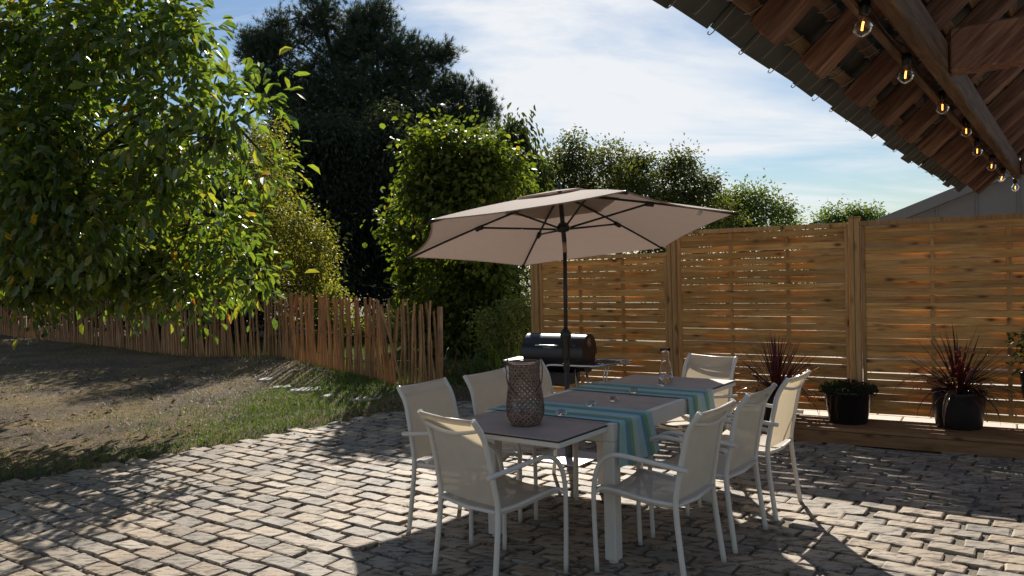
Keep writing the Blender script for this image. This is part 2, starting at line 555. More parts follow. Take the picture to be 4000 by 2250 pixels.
def np_mesh(name, V, Fq, mats, tint=None, smooth=False):
    """fast mesh from numpy: V (n,3), Fq (m,3|4), tint per vertex (n,3)"""
    V = np.asarray(V, np.float32); Fq = np.asarray(Fq, np.int32)
    me = bpy.data.meshes.new(name)
    k = Fq.shape[1]
    me.vertices.add(len(V)); me.vertices.foreach_set('co', V.ravel())
    me.loops.add(Fq.size); me.loops.foreach_set('vertex_index', Fq.ravel())
    me.polygons.add(len(Fq))
    me.polygons.foreach_set('loop_start', np.arange(0, Fq.size, k, dtype=np.int32))
    me.polygons.foreach_set('loop_total', np.full(len(Fq), k, np.int32))
    me.polygons.foreach_set('use_smooth', np.full(len(Fq), smooth, bool))
    for m_ in (mats if isinstance(mats, (list, tuple)) else [mats]): me.materials.append(m_)
    me.update(calc_edges=True)
    if tint is not None:
        ca = me.color_attributes.new('tint', 'FLOAT_COLOR', 'POINT')
        c4 = np.ones((len(V), 4), np.float32); c4[:, :3] = tint
        ca.data.foreach_set('color', c4.ravel())
    return me


def unit(a):
    return a / np.maximum(np.linalg.norm(a, axis=-1, keepdims=True), 1e-9)


LEAF6 = np.array([(0, 0, 0), (0.33, 0.5, 0.07), (0.75, 0.40, 0.03), (1, 0, -0.14), (0.75, -0.40, 0.03), (0.33, -0.5, 0.07)], float)
LEAF_F = np.array([(0, 3, 2, 1), (0, 5, 4, 3)])


def leaf_verts(pos, axis, nrm, L, Wd):
    """returns (N,6,3) folded leaves"""
    axis = unit(axis)
    nrm = nrm - (nrm * axis).sum(1, keepdims=True) * axis
    nrm = unit(nrm)
    side = np.cross(nrm, axis)
    T = LEAF6
    return (pos[:, None, :] + axis[:, None, :] * (T[None, :, 0:1] * L[:, None, None])
            + side[:, None, :] * (T[None, :, 1:2] * Wd[:, None, None]) + nrm[:, None, :] * (T[None, :, 2:3] * (L * rng.uniform(0.2, 2.6, len(L)))[:, None, None]))


def leaves_mesh(name, mat, pos, axis, nrm, L, Wd, cols):
    V = leaf_verts(pos, axis, nrm, L, Wd)
    N = len(pos)
    Fq = (LEAF_F[None] + (np.arange(N) * 6)[:, None, None]).reshape(-1, 4)
    return np_mesh(name, V.reshape(-1, 3), Fq, mat, np.repeat(cols, 6, 0))


def pick_cols(n_, palette, weights, var=0.25):
    pal = np.array(palette); w = np.array(weights, float); w /= w.sum()
    c = pal[rng.choice(len(pal), n_, p=w)]
    return np.clip(c * (1 + rng.uniform(-var, var, (n_, 1))), 0.002, 1)


def crown_leaves(lobes, clumps, per, sigma, L, ratio, droop=0.3, shell=0.55):
    """lobes: list of (centre, radii). Leaves gather in clumps near the lobes' surfaces"""
    ws = np.array([(r_[0] * r_[1] * r_[2]) ** (2 / 3) for c_, r_ in lobes]); ws /= ws.sum()
    li = rng.choice(len(lobes), clumps, p=ws)
    C = np.array([c_ for c_, r_ in lobes])[li]; Rr = np.array([r_ for c_, r_ in lobes])[li]
    d = unit(rng.normal(size=(clumps, 3)))
    rad = shell + (1 - shell) * rng.random((clumps, 1)) ** 0.6
    rad = np.where(rng.random((clumps, 1)) < 0.2, rng.random((clumps, 1)) * shell, rad)
    rad *= rng.uniform(0.9, 1.06, (clumps, 1))
    cp = C + d * Rr * rad
    n_ = clumps * per
    ci = np.repeat(np.arange(clumps), per)
    sg = sigma * rng.uniform(0.6, 1.4, (clumps, 1))
    off = rng.normal(size=(n_, 3)) * sg[ci]
    pos = cp[ci] + off
    out = unit(d[ci] * 0.9 + unit(off) * 0.8 + rng.normal(size=(n_, 3)) * 0.45)
    axis = unit(out + np.array([0, 0, -droop]))
    nrm = unit(np.array([0, 0, 1.0]) * 0.95 + d[ci] * 0.2 + rng.normal(size=(n_, 3)) * 0.5)
    LL = L * rng.uniform(0.65, 1.2, n_)
    return pos, axis, nrm, LL, LL * ratio * rng.uniform(0.85, 1.15, n_), cp


def lobes_px(lst, fz=0.9):
    """lobes given as (px, py, rx, ry, depth) in 2576-wide photo pixels, turned into ellipsoids in metres"""
    out = []
    for q in lst:
        px, py, rx, ry, dp = q[:5]
        s_ = 1.5528
        c_ = W(px * s_, py * s_, dp)
        m_ = dp / F_PX * s_
        rz = q[5] if len(q) > 5 else fz * (rx + ry) / 2 * m_
        out.append((np.array(c_), np.array([rx * m_, rz, ry * m_])))
    return out


def limb(mb, p0, p1, r0, r1, bend=0.15, n=6, segs=6):
    p0, p1 = Vector(p0), Vector(p1)
    L_ = (p1 - p0).length
    o = Vector((random.uniform(-1, 1), random.uniform(-1, 1), random.uniform(-0.3, 0.6))) * bend * L_
    path = []
    for i in range(segs + 1):
        t_ = i / segs
        path.append(p0.lerp(p1, t_) + o * (4 * t_ * (1 - t_)) * 0.5 + Vector((random.uniform(-1, 1), random.uniform(-1, 1), 0)) * 0.012 * L_)
    mb.tube(path, [r0 + (r1 - r0) * (i / segs) for i in range(segs + 1)], n)

# ================================================================== ground
PATIO = np.array([(-9.0, 1.4), (-4.085, 6.33), (-3.38, 6.97), (-2.783, 7.55), (-1.99, 8.46), (-1.34, 9.13), (-0.7, 9.75),
                  (0.33, 9.32), (1.66, 8.52), (4.9, 6.35), (4.9, -2), (-9.0, -2)])


def in_poly(P, poly):
    x, y = P[:, 0], P[:, 1]
    res = np.zeros(len(P), bool)
    j = len(poly) - 1
    for i in range(len(poly)):
        xi, yi = poly[i]; xj, yj = poly[j]
        c = ((yi > y) != (yj > y)) & (x < (xj - xi) * (y - yi) / (yj - yi + 1e-12) + xi)
        res ^= c; j = i
    return res


def dist_poly(P, poly):
    d = np.full(len(P), 1e9)
    for i in range(len(poly)):
        a_, b_ = poly[i], poly[(i + 1) % len(poly)]
        ab = b_ - a_
        t_ = np.clip(((P - a_) @ ab) / (ab @ ab), 0, 1)
        d = np.minimum(d, np.linalg.norm(P - (a_ + t_[:, None] * ab), axis=1))
    return np.where(in_poly(P, poly), -d, d)


_gw = [(rng.uniform(0.25, 1.6), rng.uniform(0, 6.28), rng.uniform(0, 6.28), rng.uniform(0.3, 1)) for _ in range(14)]


def smooth_noise(x, y, f=1.0):
    s_ = 0
    for (k, a_, ph, w_) in _gw:
        s_ = s_ + w_ * np.sin(f * k * (x * math.cos(a_) + y * math.sin(a_)) * 2.2 + ph)
    return s_ / 5.0


PATH = np.array([(-20.5, 29.5), (-18, 26.8), (-15.1, 23.9), (-11.5, 20.6), (-8.7, 18.0), (-6.2, 15.55), (-3.95, 13.75), (-2.77, 11.93), (-1.93, 10.66), (-1.46, 9.85), (-1.15, 9.72), (-0.92, 9.98)])


def bank(x, y):
    P2 = np.stack([np.ravel(x), np.ravel(y)], 1); d = np.full(len(P2), 1e9)
    for i in range(len(PATH) - 1):
        a_, c_ = PATH[i], PATH[i + 1]; ab = c_ - a_
        t_ = np.clip(((P2 - a_) @ ab) / (ab @ ab), 0, 1)
        d = np.minimum(d, np.linalg.norm(P2 - (a_ + t_[:, None] * ab), axis=1))
    return 0.16 * np.exp(-(d / 0.95) ** 2) * np.clip((P2[:, 0] + 6.5) / 2.5, 0, 1)


# far garden ground, reaching the horizon
g = MB()
g.add([(-260, -60, -0.10), (260, -60, -0.10), (260, 420, -0.10), (-260, 420, -0.10)], [(0, 1, 2, 3)])
tag(g.build('garden_ground', M['garden']), kind='structure')

# lawn: uneven sheet that dips under the patio edge
res_ = 0.13
gx = np.arange(-31, 2.2, res_); gy = np.arange(0.6, 27.5, res_)
X_, Y_ = np.meshgrid(gx, gy)
P_ = np.stack([X_.ravel(), Y_.ravel()], 1)
dl = dist_poly(P_, PATIO)
z_ = np.clip((dl - 0.0) / 0.16, 0, 1)
hz_ = -0.05 + 0.062 * z_ + z_ * (0.018 * smooth_noise(P_[:, 0], P_[:, 1], 1.2) + 0.006 * rng.normal(size=len(P_)) + bank(P_[:, 0], P_[:, 1]))
lx = len(gx); ly = len(gy)
ii = (np.arange(ly - 1)[:, None] * lx + np.arange(lx - 1)[None]).ravel()
lawn_me = np_mesh('lawn', np.column_stack([P_, hz_]), np.stack([ii, ii + 1, ii + lx + 1, ii + lx], 1), M['lawn'], smooth=True)
tag(link('lawn', lawn_me), kind='structure')


def lawn_z(x, y):
    P2 = np.stack([np.atleast_1d(x), np.atleast_1d(y)], 1)
    zc = np.clip(dist_poly(P2, PATIO) / 0.16, 0, 1)
    return -0.05 + 0.062 * zc + zc * (0.018 * smooth_noise(P2[:, 0], P2[:, 1], 1.2) + bank(P2[:, 0], P2[:, 1]))


# patio: bed of joint sand with the cobbles as its pieces
g = MB()
g.add([(x, y, -0.013) for x, y in PATIO], [tuple(range(len(PATIO)))[::-1]])
patio = tag(g.build('patio', M['sand']), kind='structure')

RU = np.array([math.cos(R(-35.8)), math.sin(R(-35.8))]); RV = np.array([-RU[1], RU[0]])
PL, PW = 0.252, 0.148
nu_, nv_ = 6, 4


def stone_arrays(L_, Wd, seed):
    r_ = np.random.default_rng(seed)
    us = np.array([-1, -0.93, -0.3, 0.35, 0.93, 1]); vs = np.array([-1, -0.88, 0.88, 1])
    U_, V_ = np.meshgrid(us, vs, indexing='ij')
    x = U_ * L_ / 2; y = V_ * Wd / 2
    e1, e2 = np.abs(U_) > 0.99, np.abs(V_) > 0.99
    cor = e1 & e2
    x = x - np.sign(U_) * 0.006 * cor; y = y - np.sign(V_) * 0.005 * cor
    x = x + r_.normal(size=x.shape) * 0.0030 * (e1 | e2); y = y + r_.normal(size=y.shape) * 0.0026
    z = 0.005 - 0.0048 * (e1 | e2) - 0.002 * cor + r_.normal(size=x.shape) * 0.0011 + U_ * r_.normal() * 0.0022 + V_ * r_.normal() * 0.0026
    vs_ = [tuple(q) for q in np.stack([x, y, z], -1).reshape(-1, 3)]
    fs = []
    for i in range(nu_ - 1):
        for j in range(nv_ - 1):
            fs.append((i * nv_ + j, (i + 1) * nv_ + j, (i + 1) * nv_ + j + 1, i * nv_ + j + 1))
    rim = [i * nv_ for i in range(nu_)] + [(nu_ - 1) * nv_ + j for j in range(1, nv_)] + [i * nv_ + nv_ - 1 for i in range(nu_ - 2, -1, -1)] + [j for j in range(nv_ - 2, 0, -1)]
    o_ = len(vs_)
    for q in rim:
        a_ = vs_[q]; vs_.append((a_[0] * 1.015, a_[1] * 1.02, -0.03))
    m_ = len(rim)
    for i in range(m_):
        fs.append((rim[i], o_ + i, o_ + (i + 1) % m_, rim[(i + 1) % m_]))
    return np.array(vs_), np.array(fs)


TINTS = [(0.37, 0.295, 0.215), (0.335, 0.275, 0.21), (0.315, 0.265, 0.21), (0.40, 0.315, 0.23), (0.28, 0.24, 0.195), (0.345, 0.27, 0.19), (0.245, 0.215, 0.18), (0.36, 0.295, 0.225)]
VAR = 16
stone_v = [stone_arrays(PL - 0.024, PW - 0.018, 100 + k) for k in range(VAR)]
stone_t = [np.array(TINTS[k % len(TINTS)]) * rng.uniform(0.92, 1.08) for k in range(VAR)]
stone_me = [np_mesh('cobblestone', v, f, M['cobble'], np.repeat(t_[None], len(v), 0), False) for (v, f), t_ in zip(stone_v, stone_t)]
cells = []
for j in range(-10, 90):
    for i in range(-60, 60):
        c_ = RU * ((i + 0.5 * (j % 2) + rng.normal() * 0.035) * PL) + RV * (j * PW + rng.normal() * 0.004)
        if 3.2 < c_[1] < 10.2 and abs(c_[0]) < 0.635 * c_[1] + 1.2: cells.append(c_)
cells = np.array(cells)
cells = cells[dist_poly(cells, PATIO) < -0.02]
# keep clear of the deck
cells = cells[(cells @ np.array([0.503, 0.864]) < 7.31) | (cells[:, 0] < 1.2)]
dist_ = []
for c_ in cells:
    x, y = proj((c_[0], c_[1], 0)); vis = -40 < x < 4040 and y < 2290
    dist_.append(c_[1] if vis else 100 + c_[1])
order = np.argsort(dist_)
bv, bf, bt = [], [], []
off = 0
for rank, ci in enumerate(order):
    c_ = cells[ci]; k = int(rng.integers(VAR)); ang = R(-35.8) + rng.normal() * 0.022 + (math.pi if rng.random() < 0.5 else 0)
    sc_ = (rng.uniform(0.9, 1.06), rng.uniform(0.93, 1.05)); dz = rng.normal() * 0.0025
    if rank < 300:
        o_ = link('cobblestone', stone_me[k], patio, (c_[0], c_[1], dz), ang)
        o_.scale = (sc_[0], sc_[1], 1)
    else:
        v, f = stone_v[k]
        ca_, sa_ = math.cos(ang), math.sin(ang)
        vx = v[:, 0] * sc_[0]; vy = v[:, 1] * sc_[1]
        bv.append(np.stack([c_[0] + vx * ca_ - vy * sa_, c_[1] + vx * sa_ + vy * ca_, v[:, 2] + dz], 1))
        bf.append(f + off); off += len(v)
        bt.append(np.repeat((stone_t[k] * rng.uniform(0.82, 1.12))[None], len(v), 0))
tag(link('cobblestones', np_mesh('cobblestones', np.concatenate(bv), np.concatenate(bf), M['cobble'], np.concatenate(bt), False), patio), kind='stuff')

# ================================================================== paved yard beyond the slatted fence
FD = np.array([0.854, -0.52]); FD = FD / np.linalg.norm(FD); FN = np.array([-FD[1], FD[0]])
FP0 = np.array([3.263, 7.348])


def fpt(e, off_=0.0, z=0.0):
    q = FP0 + FD * e + FN * off_
    return (q[0], q[1], z)


g = MB()
g.add([fpt(-4.2, 0.02, 0.055), fpt(9, 0.02, 0.055), fpt(9, 12, 0.055), fpt(-4.2, 12, 0.055)], [(0, 1, 2, 3)])
yard = tag(g.build('paved_yard', M['sand']), kind='structure')
pv = MB(); pv.box((0, 0, 0), (0.44, 0.285, 0.05), bev=0.006)
pv_me = pv.mesh('paving_slab', M['paver'])
far = MB()
FANG = math.atan2(FD[1], FD[0])
for j in range(0, 36):
    for i in range(-9, 19):
        q = fpt(i * 0.452 + (j % 2) * 0.226, 0.20 + j * 0.296, 0.065)
        if j < 3 and -8 < i < 6:
            link('paving_slab', pv_me, yard, (q[0], q[1], q[2] + rng.normal() * 0.001), FANG)
        else:
            far.box((q[0], q[1], q[2]), (0.44, 0.285, 0.05), Matrix.Rotation(FANG, 3, 'Z'))
tag(far.build('paving_slabs', M['paver'], yard), kind='stuff')

# ================================================================== slatted timber fence
fence = thing('slatted_fence', 'new pine fence of woven horizontal slats behind the table and flower pots', 'fence', (FP0[0], FP0[1], 0), FANG)


def fence_post(e, top, z0=0.0):
    b_ = MB()
    b_.box((e - 0.024, -0.006, (top + z0) / 2), (0.044, 0.09, top - z0), bev=0.004)
    b_.box((e + 0.024, -0.006, (top + z0) / 2), (0.044, 0.09, top - z0), bev=0.004)
    b_.box((e, 0.0, (top + z0) / 2), (0.08, 0.07, top - z0 - 0.01))
    po = b_.build('post', M['fence_post'], fence)
    c_ = MB(); c_.box((e, -0.006, top + 0.007), (0.10, 0.10, 0.012), bev=0.003)
    c_.build('post_cap', M['fence_post'], po)
    return po


def fence_panel(e0, e1, z0, z1, nsl):
    fr = MB()
    fr.box((e0 + 0.016, 0, (z0 + z1 - 0.045) / 2), (0.030, 0.045, z1 - z0 - 0.045), bev=0.003)
    fr.box((e1 - 0.016, 0, (z0 + z1 - 0.045) / 2), (0.030, 0.045, z1 - z0 - 0.045), bev=0.003)
    fr.box(((e0 + e1) / 2, 0, z1 - 0.0215), (e1 - e0, 0.052, 0.043), bev=0.004)
    pn = fr.build('fence_panel', M['fence_post'], fence)
    w_ = e1 - e0
    us = [e0 + w_ / 3, e0 + 2 * w_ / 3]
    for u_ in us:
        b_ = MB(); b_.box((u_, 0, (z0 + z1 - 0.045) / 2), (0.034, 0.016, z1 - z0 - 0.05), bev=0.002)
        b_.build('upright', M['fence_post'], pn)
    pitch = (z1 - 0.047 - z0) / nsl
    for k in range(nsl):
        s_ = 1 if k % 2 == 0 else -1
        zc = z0 + (k + 0.5) * pitch + random.gauss(0, 0.0012)
        hh = pitch - random.uniform(0.0012, 0.0055)
        rows = []
        nseg = 15
        tl = random.gauss(0, 0.0012)
        ph = random.uniform(0, 6)
        for q in range(nseg + 1):
            u_ = q / nseg
            yy = s_ * 0.0155 * math.sin(3 * math.pi * u_) if 1 / 6 < u_ < 5 / 6 else s_ * 0.0155 * math.sin(3 * math.pi * u_) * 0.4
            # in front of one upright and behind the other
            yy = s_ * 0.0150 * math.sin(2 * math.pi * min(1, max(0, (u_ - 1 / 12) * 1.2))) if 1 / 12 < u_ < 11 / 12 else 0
            zz_ = zc + tl * (u_ - 0.5) * 2 + 0.0016 * math.sin(4 * u_ + ph)
            e_ = e0 + 0.012 + (w_ - 0.024) * u_
            rows.append([(e_, yy - 0.0060, zz_ - hh / 2), (e_, yy + 0.0060, zz_ - hh / 2), (e_, yy + 0.0060, zz_ + hh / 2), (e_, yy - 0.0060, zz_ + hh / 2), (e_, yy - 0.0060, zz_ - hh / 2)])
        b_ = MB(); b_.grid(rows, smooth=False)
        sl = b_.build('slat', M['fence'], pn)
    return pn


for e_, tp in ((-3.50, 1.74), (-1.873, 1.93), (-0.123, 1.955), (1.71, 1.96), (3.5, 1.96)):
    fence_post(e_, tp)
fence_panel(-3.445, -1.93, 0.17, 1.70, 22)
fence_panel(-1.815, -0.178, 0.16, 1.918, 27)
fence_panel(-0.068, 1.655, 0.16, 1.924, 27)
fence_panel(1.765, 3.445, 0.16, 1.924, 27)

# ================================================================== timber deck step with the pots
DN = np.array([0.503, 0.864]); DD = np.array([0.864, -0.503])
DANG = math.atan2(DD[1], DD[0])


def dpt(e, off_, z=0):
    q = DD * e + DN * (7.324 + off_)
    return (q[0], q[1], z)


dk0, dk1 = -2.35, 1.9          # along DD
deck = thing('deck_step', 'low brown timber deck step running along the foot of the slatted fence', 'deck', dpt((dk0 + dk1) / 2, 0), DANG)
wd = (0.150, 0.150, 0.150, 0.10)
o_ = 0.0
for k, w_ in enumerate(wd):
    b_ = MB(); b_.box((0, o_ + w_ / 2, 0.121), (dk1 - dk0, w_ - 0.005, 0.028), bev=0.004)
    b_.build('plank', M['deck'], deck); o_ += w_
b_ = MB(); b_.box((0, 0.014, 0.052), (dk1 - dk0 - 0.01, 0.026, 0.104), bev=0.003)
b_.build('fascia', M['deck'], deck)
for e_ in np.linspace(dk0 - (dk0 + dk1) / 2 + 0.1, dk1 - (dk0 + dk1) / 2 - 0.1, 6):
    b_ = MB(); b_.box((e_, 0.29, 0.05), (0.045, 0.5, 0.10)); b_.build('joist', M['deck'], deck)

# ================================================================== chestnut paling fence
seg = np.linalg.norm(np.diff(PATH, axis=0), axis=1); cum = np.concatenate([[0], np.cumsum(seg)])


def along(s_):
    return np.array([np.interp(s_, cum, PATH[:, 0]), np.interp(s_, cum, PATH[:, 1])])


pal = thing('paling_fence', 'wavy rustic fence of split chestnut pickets wired together beside the lawn', 'fence', (0, 0, 0))
pk_me = []
for k in range(14):
    b_ = MB(); r0 = random.uniform(0.014, 0.021); a1, a2 = random.uniform(-1, 1) * 0.02, random.uniform(-1, 1) * 0.02
    path = [(0, 0, -0.08), (a1 * 0.5, a2 * 0.5, 0.25), (a1 + random.gauss(0, 0.004), a2, 0.5), (a1 * 0.7, a2 * 0.6, 0.78), (random.gauss(0, 0.006), random.gauss(0, 0.006), 1.0)]
    b_.tube(path, [r0 * 1.1, r0 * random.uniform(0.9, 1.2), r0 * random.uniform(0.9, 1.15), r0, r0 * 0.85], 5)
    for i in range(len(b_.sm)): b_.sm[i] = False
    pk_me.append(b_.mesh('picket', M['picket']))
s_ = 0.0; cnt = 0
s_ = 3.0
while s_ < cum[-1] and cnt < 299:
    left = cum[-1] - s_
    sp = 0.105 if left > 13 else (0.078 if left > 5.5 else 0.075)
    if left < 1.0: sp = 0.05
    q = along(s_ + random.gauss(0, 0.006))
    h_ = (1.20 if left > 9 else 1.20 - 0.10 * min(1, (9 - left) / 3) - (0.10 * (1 - left / 3) if left < 3 else 0)) * random.uniform(0.95, 1.03)
    if left < 1.2: h_ *= random.uniform(0.93, 1.04)
    o_ = link('picket', random.choice(pk_me), pal, (q[0], q[1], float(lawn_z(q[0], q[1])[0]) * 1.0))
    ln = 0.032 if left > 1.1 else 0.10
    o_.rotation_euler = (random.gauss(0, 0.03), random.gauss(0, ln), random.uniform(0, 6.28))
    wv = random.uniform(0.95, 1.5) if left > 7 else random.uniform(0.72, 1.15); o_.scale = (wv, wv * random.uniform(0.8, 1.1), h_)
    s_ += sp * random.uniform(0.85, 1.12); cnt += 1
for hz2 in (0.24, 0.62, 1.0):
    b_ = MB()
    ss = np.arange(0, cum[-1], 0.12)
    b_.tube([(*along(t_), hz2 * (0.88 if t_ > cum[-1] - 5 else 1.0) + float(lawn_z(*along(t_))[0]) + random.gauss(0, 0.006)) for t_ in ss], 0.0038, 4)
    b_.build('wire', M['rust_wire'], pal)
b_ = MB(); q = along(cum[-1] - 0.02); b_.tube([(q[0], q[1], -0.1), (q[0] + 0.02, q[1], 0.6), (q[0] + 0.035, q[1], 1.13)], [0.042, 0.04, 0.035], 7)
b_.build('end_post', M['picket'], pal)

# ================================================================== barn roof over the camera
EA = np.array([0.449, 2.133, 2.277]); EB = np.array([3.686, 6.616, 2.122])
ea = (EB - EA) / np.linalg.norm(EB - EA)
hr = np.array([0.811, -0.585, 0.0]); hr = hr - (hr @ ea) * ea; hr /= np.linalg.norm(hr)
up = np.cross(hr, ea)
if up[2] < 0: up = -up
TH = R(43)
us_ = hr * math.cos(TH) + up * math.sin(TH)      # up the slope
un_ = np.cross(us_, ea)
if un_[2] < 0: un_ = -un_                         # outward normal of the roof
# local frame of the roof: x along the eave, y up the slope, z out of the roof
RF = Matrix(((ea[0], us_[0], un_[0], EA[0]), (ea[1], us_[1], un_[1], EA[1]), (ea[2], us_[2], un_[2], EA[2]), (0, 0, 0, 1)))
roof = thing('barn_roof', 'old slate barn roof overhead with exposed rough brown rafters and battens', 'roof')
roof.matrix_world = RF
QMAX = 5.62; QMIN = -4.2
SLW, GA = 0.268, 0.125
sl_me = []
for k in range(6):
    b_ = MB(); b_.box((0, 0, 0), (SLW - 0.004, 0.30, 0.006), bev=0.0015)
    sl_me.append(b_.mesh('slate', M['slate']))
rest = MB()
for c_ in range(int(QMIN / SLW) - 1, int(QMAX / SLW) + 1):       # doubled course along the eave
    x = c_ * SLW + 0.5 * SLW
    if QMIN < x < QMAX - 0.08: link('slate', random.choice(sl_me), roof, (x, 0.134 + random.gauss(0, 0.009), 0.004 + random.gauss(0, 0.0025))).rotation_euler = (R(-1.5), random.gauss(0, 0.012), random.gauss(0, 0.012))
for row in range(24):
    for c_ in range(int(QMIN / SLW) - 1, int(QMAX / SLW) + 1):
        x = c_ * SLW + (0.5 * SLW if row % 2 else 0)
        if x > QMAX - 0.08 or x < QMIN: continue
        y = row * GA + 0.15 + random.gauss(0, 0.004); z = 0.012 + 0.010 * random.random()
        if row < 5 and -0.6 < x:
            o_ = link('slate', random.choice(sl_me), roof, (x, y, z)); o_.rotation_euler = (R(-2.4), 0, random.gauss(0, 0.006))
        else:
            rest.box((x, y, z), (SLW - 0.004, 0.30, 0.006), Matrix.Rotation(R(-2.4), 3, 'X'))
tag(rest.build('slates', M['slate'], roof), kind='stuff')
b_ = MB()     # a closed lining above the first courses keeps daylight out
b_.box(((QMAX + QMIN) / 2, 1.65, 0.050), (QMAX - QMIN - 0.04, 2.95, 0.012))
b_.build('roof_lining', M['slate'], roof)
# hooks under the eave course
b_ = MB()
b_.tube([(0, 0.12, -0.008), (0, 0.02, -0.006), (0, -0.016, -0.003), (0, -0.026, 0.000), (0, -0.027, 0.006), (0, -0.020, 0.009)], 0.0020, 5)
hk = b_.mesh('slate_hook', M['wire'])
for c_ in range(-3, int(QMAX / SLW * 2)):
    q = c_ * SLW / 2
    if q < QMAX - 0.1: link('slate_hook', hk, roof, (q + random.gauss(0, 0.006), 0.0 if c_ % 2 == 0 else 0.026, -0.001))
# battens
for k in range(18):
    b_ = MB(); y = 0.105 + k * 0.135
    b_.box(((QMAX + QMIN) / 2, y, -0.021), (QMAX - QMIN - 0.05, 0.046, 0.026), bev=0.003)
    b_.build('batten', M['beam'], roof)
# little wire ends looped over the battens
b_ = MB()
b_.tube([(0.03, 0.028, -0.030), (0.005, 0.02, -0.037), (-0.012, -0.002, -0.037), (-0.024, -0.018, -0.037), (-0.03, -0.03, -0.026)], 0.002, 5)
bh = b_.mesh('batten_wire', M['wire'])
for k in (0, 1, 2):
    for c_ in range(-2, int(QMAX / SLW * 2)):
        link('batten_wire', bh, roof, (c_ * SLW / 2 + 0.06 + random.gauss(0, 0.02), 0.105 + k * 0.135, 0))
# rafters
q0 = None
for k in range(-7, 12):
    q = 0.93 + 0.545 * (k - 0) - 0.03
    if q > QMAX - 0.05: q = QMAX - 0.09
    b_ = MB(); y1 = 2.9
    b_.box((q + random.gauss(0, 0.012), (0.065 + y1) / 2, -0.036 - 0.042), (0.098 + random.gauss(0, 0.006), y1 - 0.065, 0.084), Matrix.Rotation(random.gauss(0, 0.008), 3, 'Z'), bev=0.006)
    b_.build('rafter', M['rafter'], roof)
    if q >= QMAX - 0.1: break


def roof_beam(name, q0, q1, h, z, wx, wz, matl='beam'):
    """horizontal timber parallel to the eave; h metres in from the eave, z above the eave line"""
    b_ = MB()
    c0 = Matrix(((1, 0, 0), (0, math.cos(TH), math.sin(TH)), (0, -math.sin(TH), math.cos(TH))))
    b_.box(Vector(((q0 + q1) / 2, 0, 0)) + c0 @ Vector((0, h, z)), (q1 - q0, wx, wz), c0, bev=0.008)
    return b_.build(name, M[matl], roof)


roof_beam('wall_plate', QMIN, QMAX - 0.1, 0.405, 0.12, 0.052, 0.135)
roof_beam('lath', QMIN, QMAX - 0.3, 0.315, 0.078, 0.030, 0.030)
roof_beam('purlin', QMIN, QMAX - 0.1, 1.55, 1.25, 0.14, 0.18)
c0 = Matrix(((1, 0, 0), (0, math.cos(TH), math.sin(TH)), (0, -math.sin(TH), math.cos(TH))))
for q in (1.62, QMAX - 0.22):
    b_ = MB(); b_.box(Vector((q, 0, 0)) + c0 @ Vector((0, 0.435 + 1.40, 0.155)), (0.10, 2.8, 0.17), c0, bev=0.008)
    b_.build('tie_beam', M['rafter'], roof)
for q in (-3.6, QMAX - 0.2):
    b_ = MB(); b_.box(Vector((q, 0, 0)) + c0 @ Vector((0, 3.2, -0.95)), (0.16, 0.16, 2.45), c0, bev=0.01)
    b_.build('post', M['beam'], roof)
b_ = MB(); b_.box(Vector((-3.6, 0, 0)) + c0 @ Vector((0, 0.405, -1.15)), (0.12, 0.12, 2.4), c0, bev=0.01)
b_.build('post', M['beam'], roof)

# string of bulbs hanging along the wall plate
BP = [W(x_, y_, d_ * 0.925) for x_, y_, d_ in ((3369, 102, 2.585), (3537, 292, 3.171), (3681, 419, 3.936), (3774, 512, 4.663), (3817, 590, 5.098), (3873, 649, 5.802), (3912, 696, 6.42), (3966, 733, 7.1))]
string = thing('string_light', 'string of clear globe bulbs with glowing filaments hanging under the barn roof', 'string light')
b_ = MB()
tops = [Vector(q) + Vector((0, 0, 0.085)) for q in BP]
d0 = (tops[0] - tops[1]).normalized()
chain = [tops[0] + d0 * 1.2 + Vector((0, 0, 0.03)), tops[0] + d0 * 0.6 + Vector((0, 0, -0.01))] + tops
path = []
for i in range(len(chain) - 1):
    for k in range(6):
        t_ = k / 6; path.append(chain[i].lerp(chain[i + 1], t_) - Vector((0, 0, 0.035 * 4 * t_ * (1 - t_) - 0.02)))
b_.tube(path, 0.0035, 6)
b_.build('cable', M['plastic'], string)
gl = MB(); gl.lathe([(0.011, 0.034), (0.013, 0.026), (0.022, 0.016), (0.0295, 0.0), (0.026, -0.016), (0.016, -0.026), (0.004, -0.032), (0.0005, -0.0325)], 20)
gl.lathe([(0.0005, -0.031), (0.004, -0.0305), (0.0152, -0.0248), (0.0248, -0.0152), (0.0283, 0.0), (0.021, 0.0152), (0.012, 0.0252), (0.010, 0.034)], 20)
so = MB(); so.lathe([(0.0, 0.076), (0.012, 0.076), (0.0155, 0.07), (0.0155, 0.034), (0.0, 0.033)], 14)
fi = MB(); fi.tube([(0, 0, -0.013), (0, 0, 0.0), (0.001, 0, 0.013)], 0.0032, 6)
gm, sm_, fm = gl.mesh('bulb', M['glass']), so.mesh('socket', M['plastic']), fi.mesh('filament', M['filament'])
for q in BP:
    bu = link('bulb', gm, string, tuple(q)); bu.rotation_euler = (random.gauss(0, 0.08), random.gauss(0, 0.08), 0)
    link('socket', sm_, bu); link('filament', fm, bu)
    b_ = None

# ================================================================== grey building behind the fence
GD = 6.0                                   # metres beyond the fence


def on_gable(px, py):
    d = fwd + CR * (px - 2000) / F_PX - CU * (py - 1125) / F_PX
    k = ((FP0 + FN * GD - CAM[:2]) @ FN) / (d[:2] @ FN)
    q = CAM + d * k
    return float((q[:2] - FP0 - FN * GD) @ FD), float(q[2])


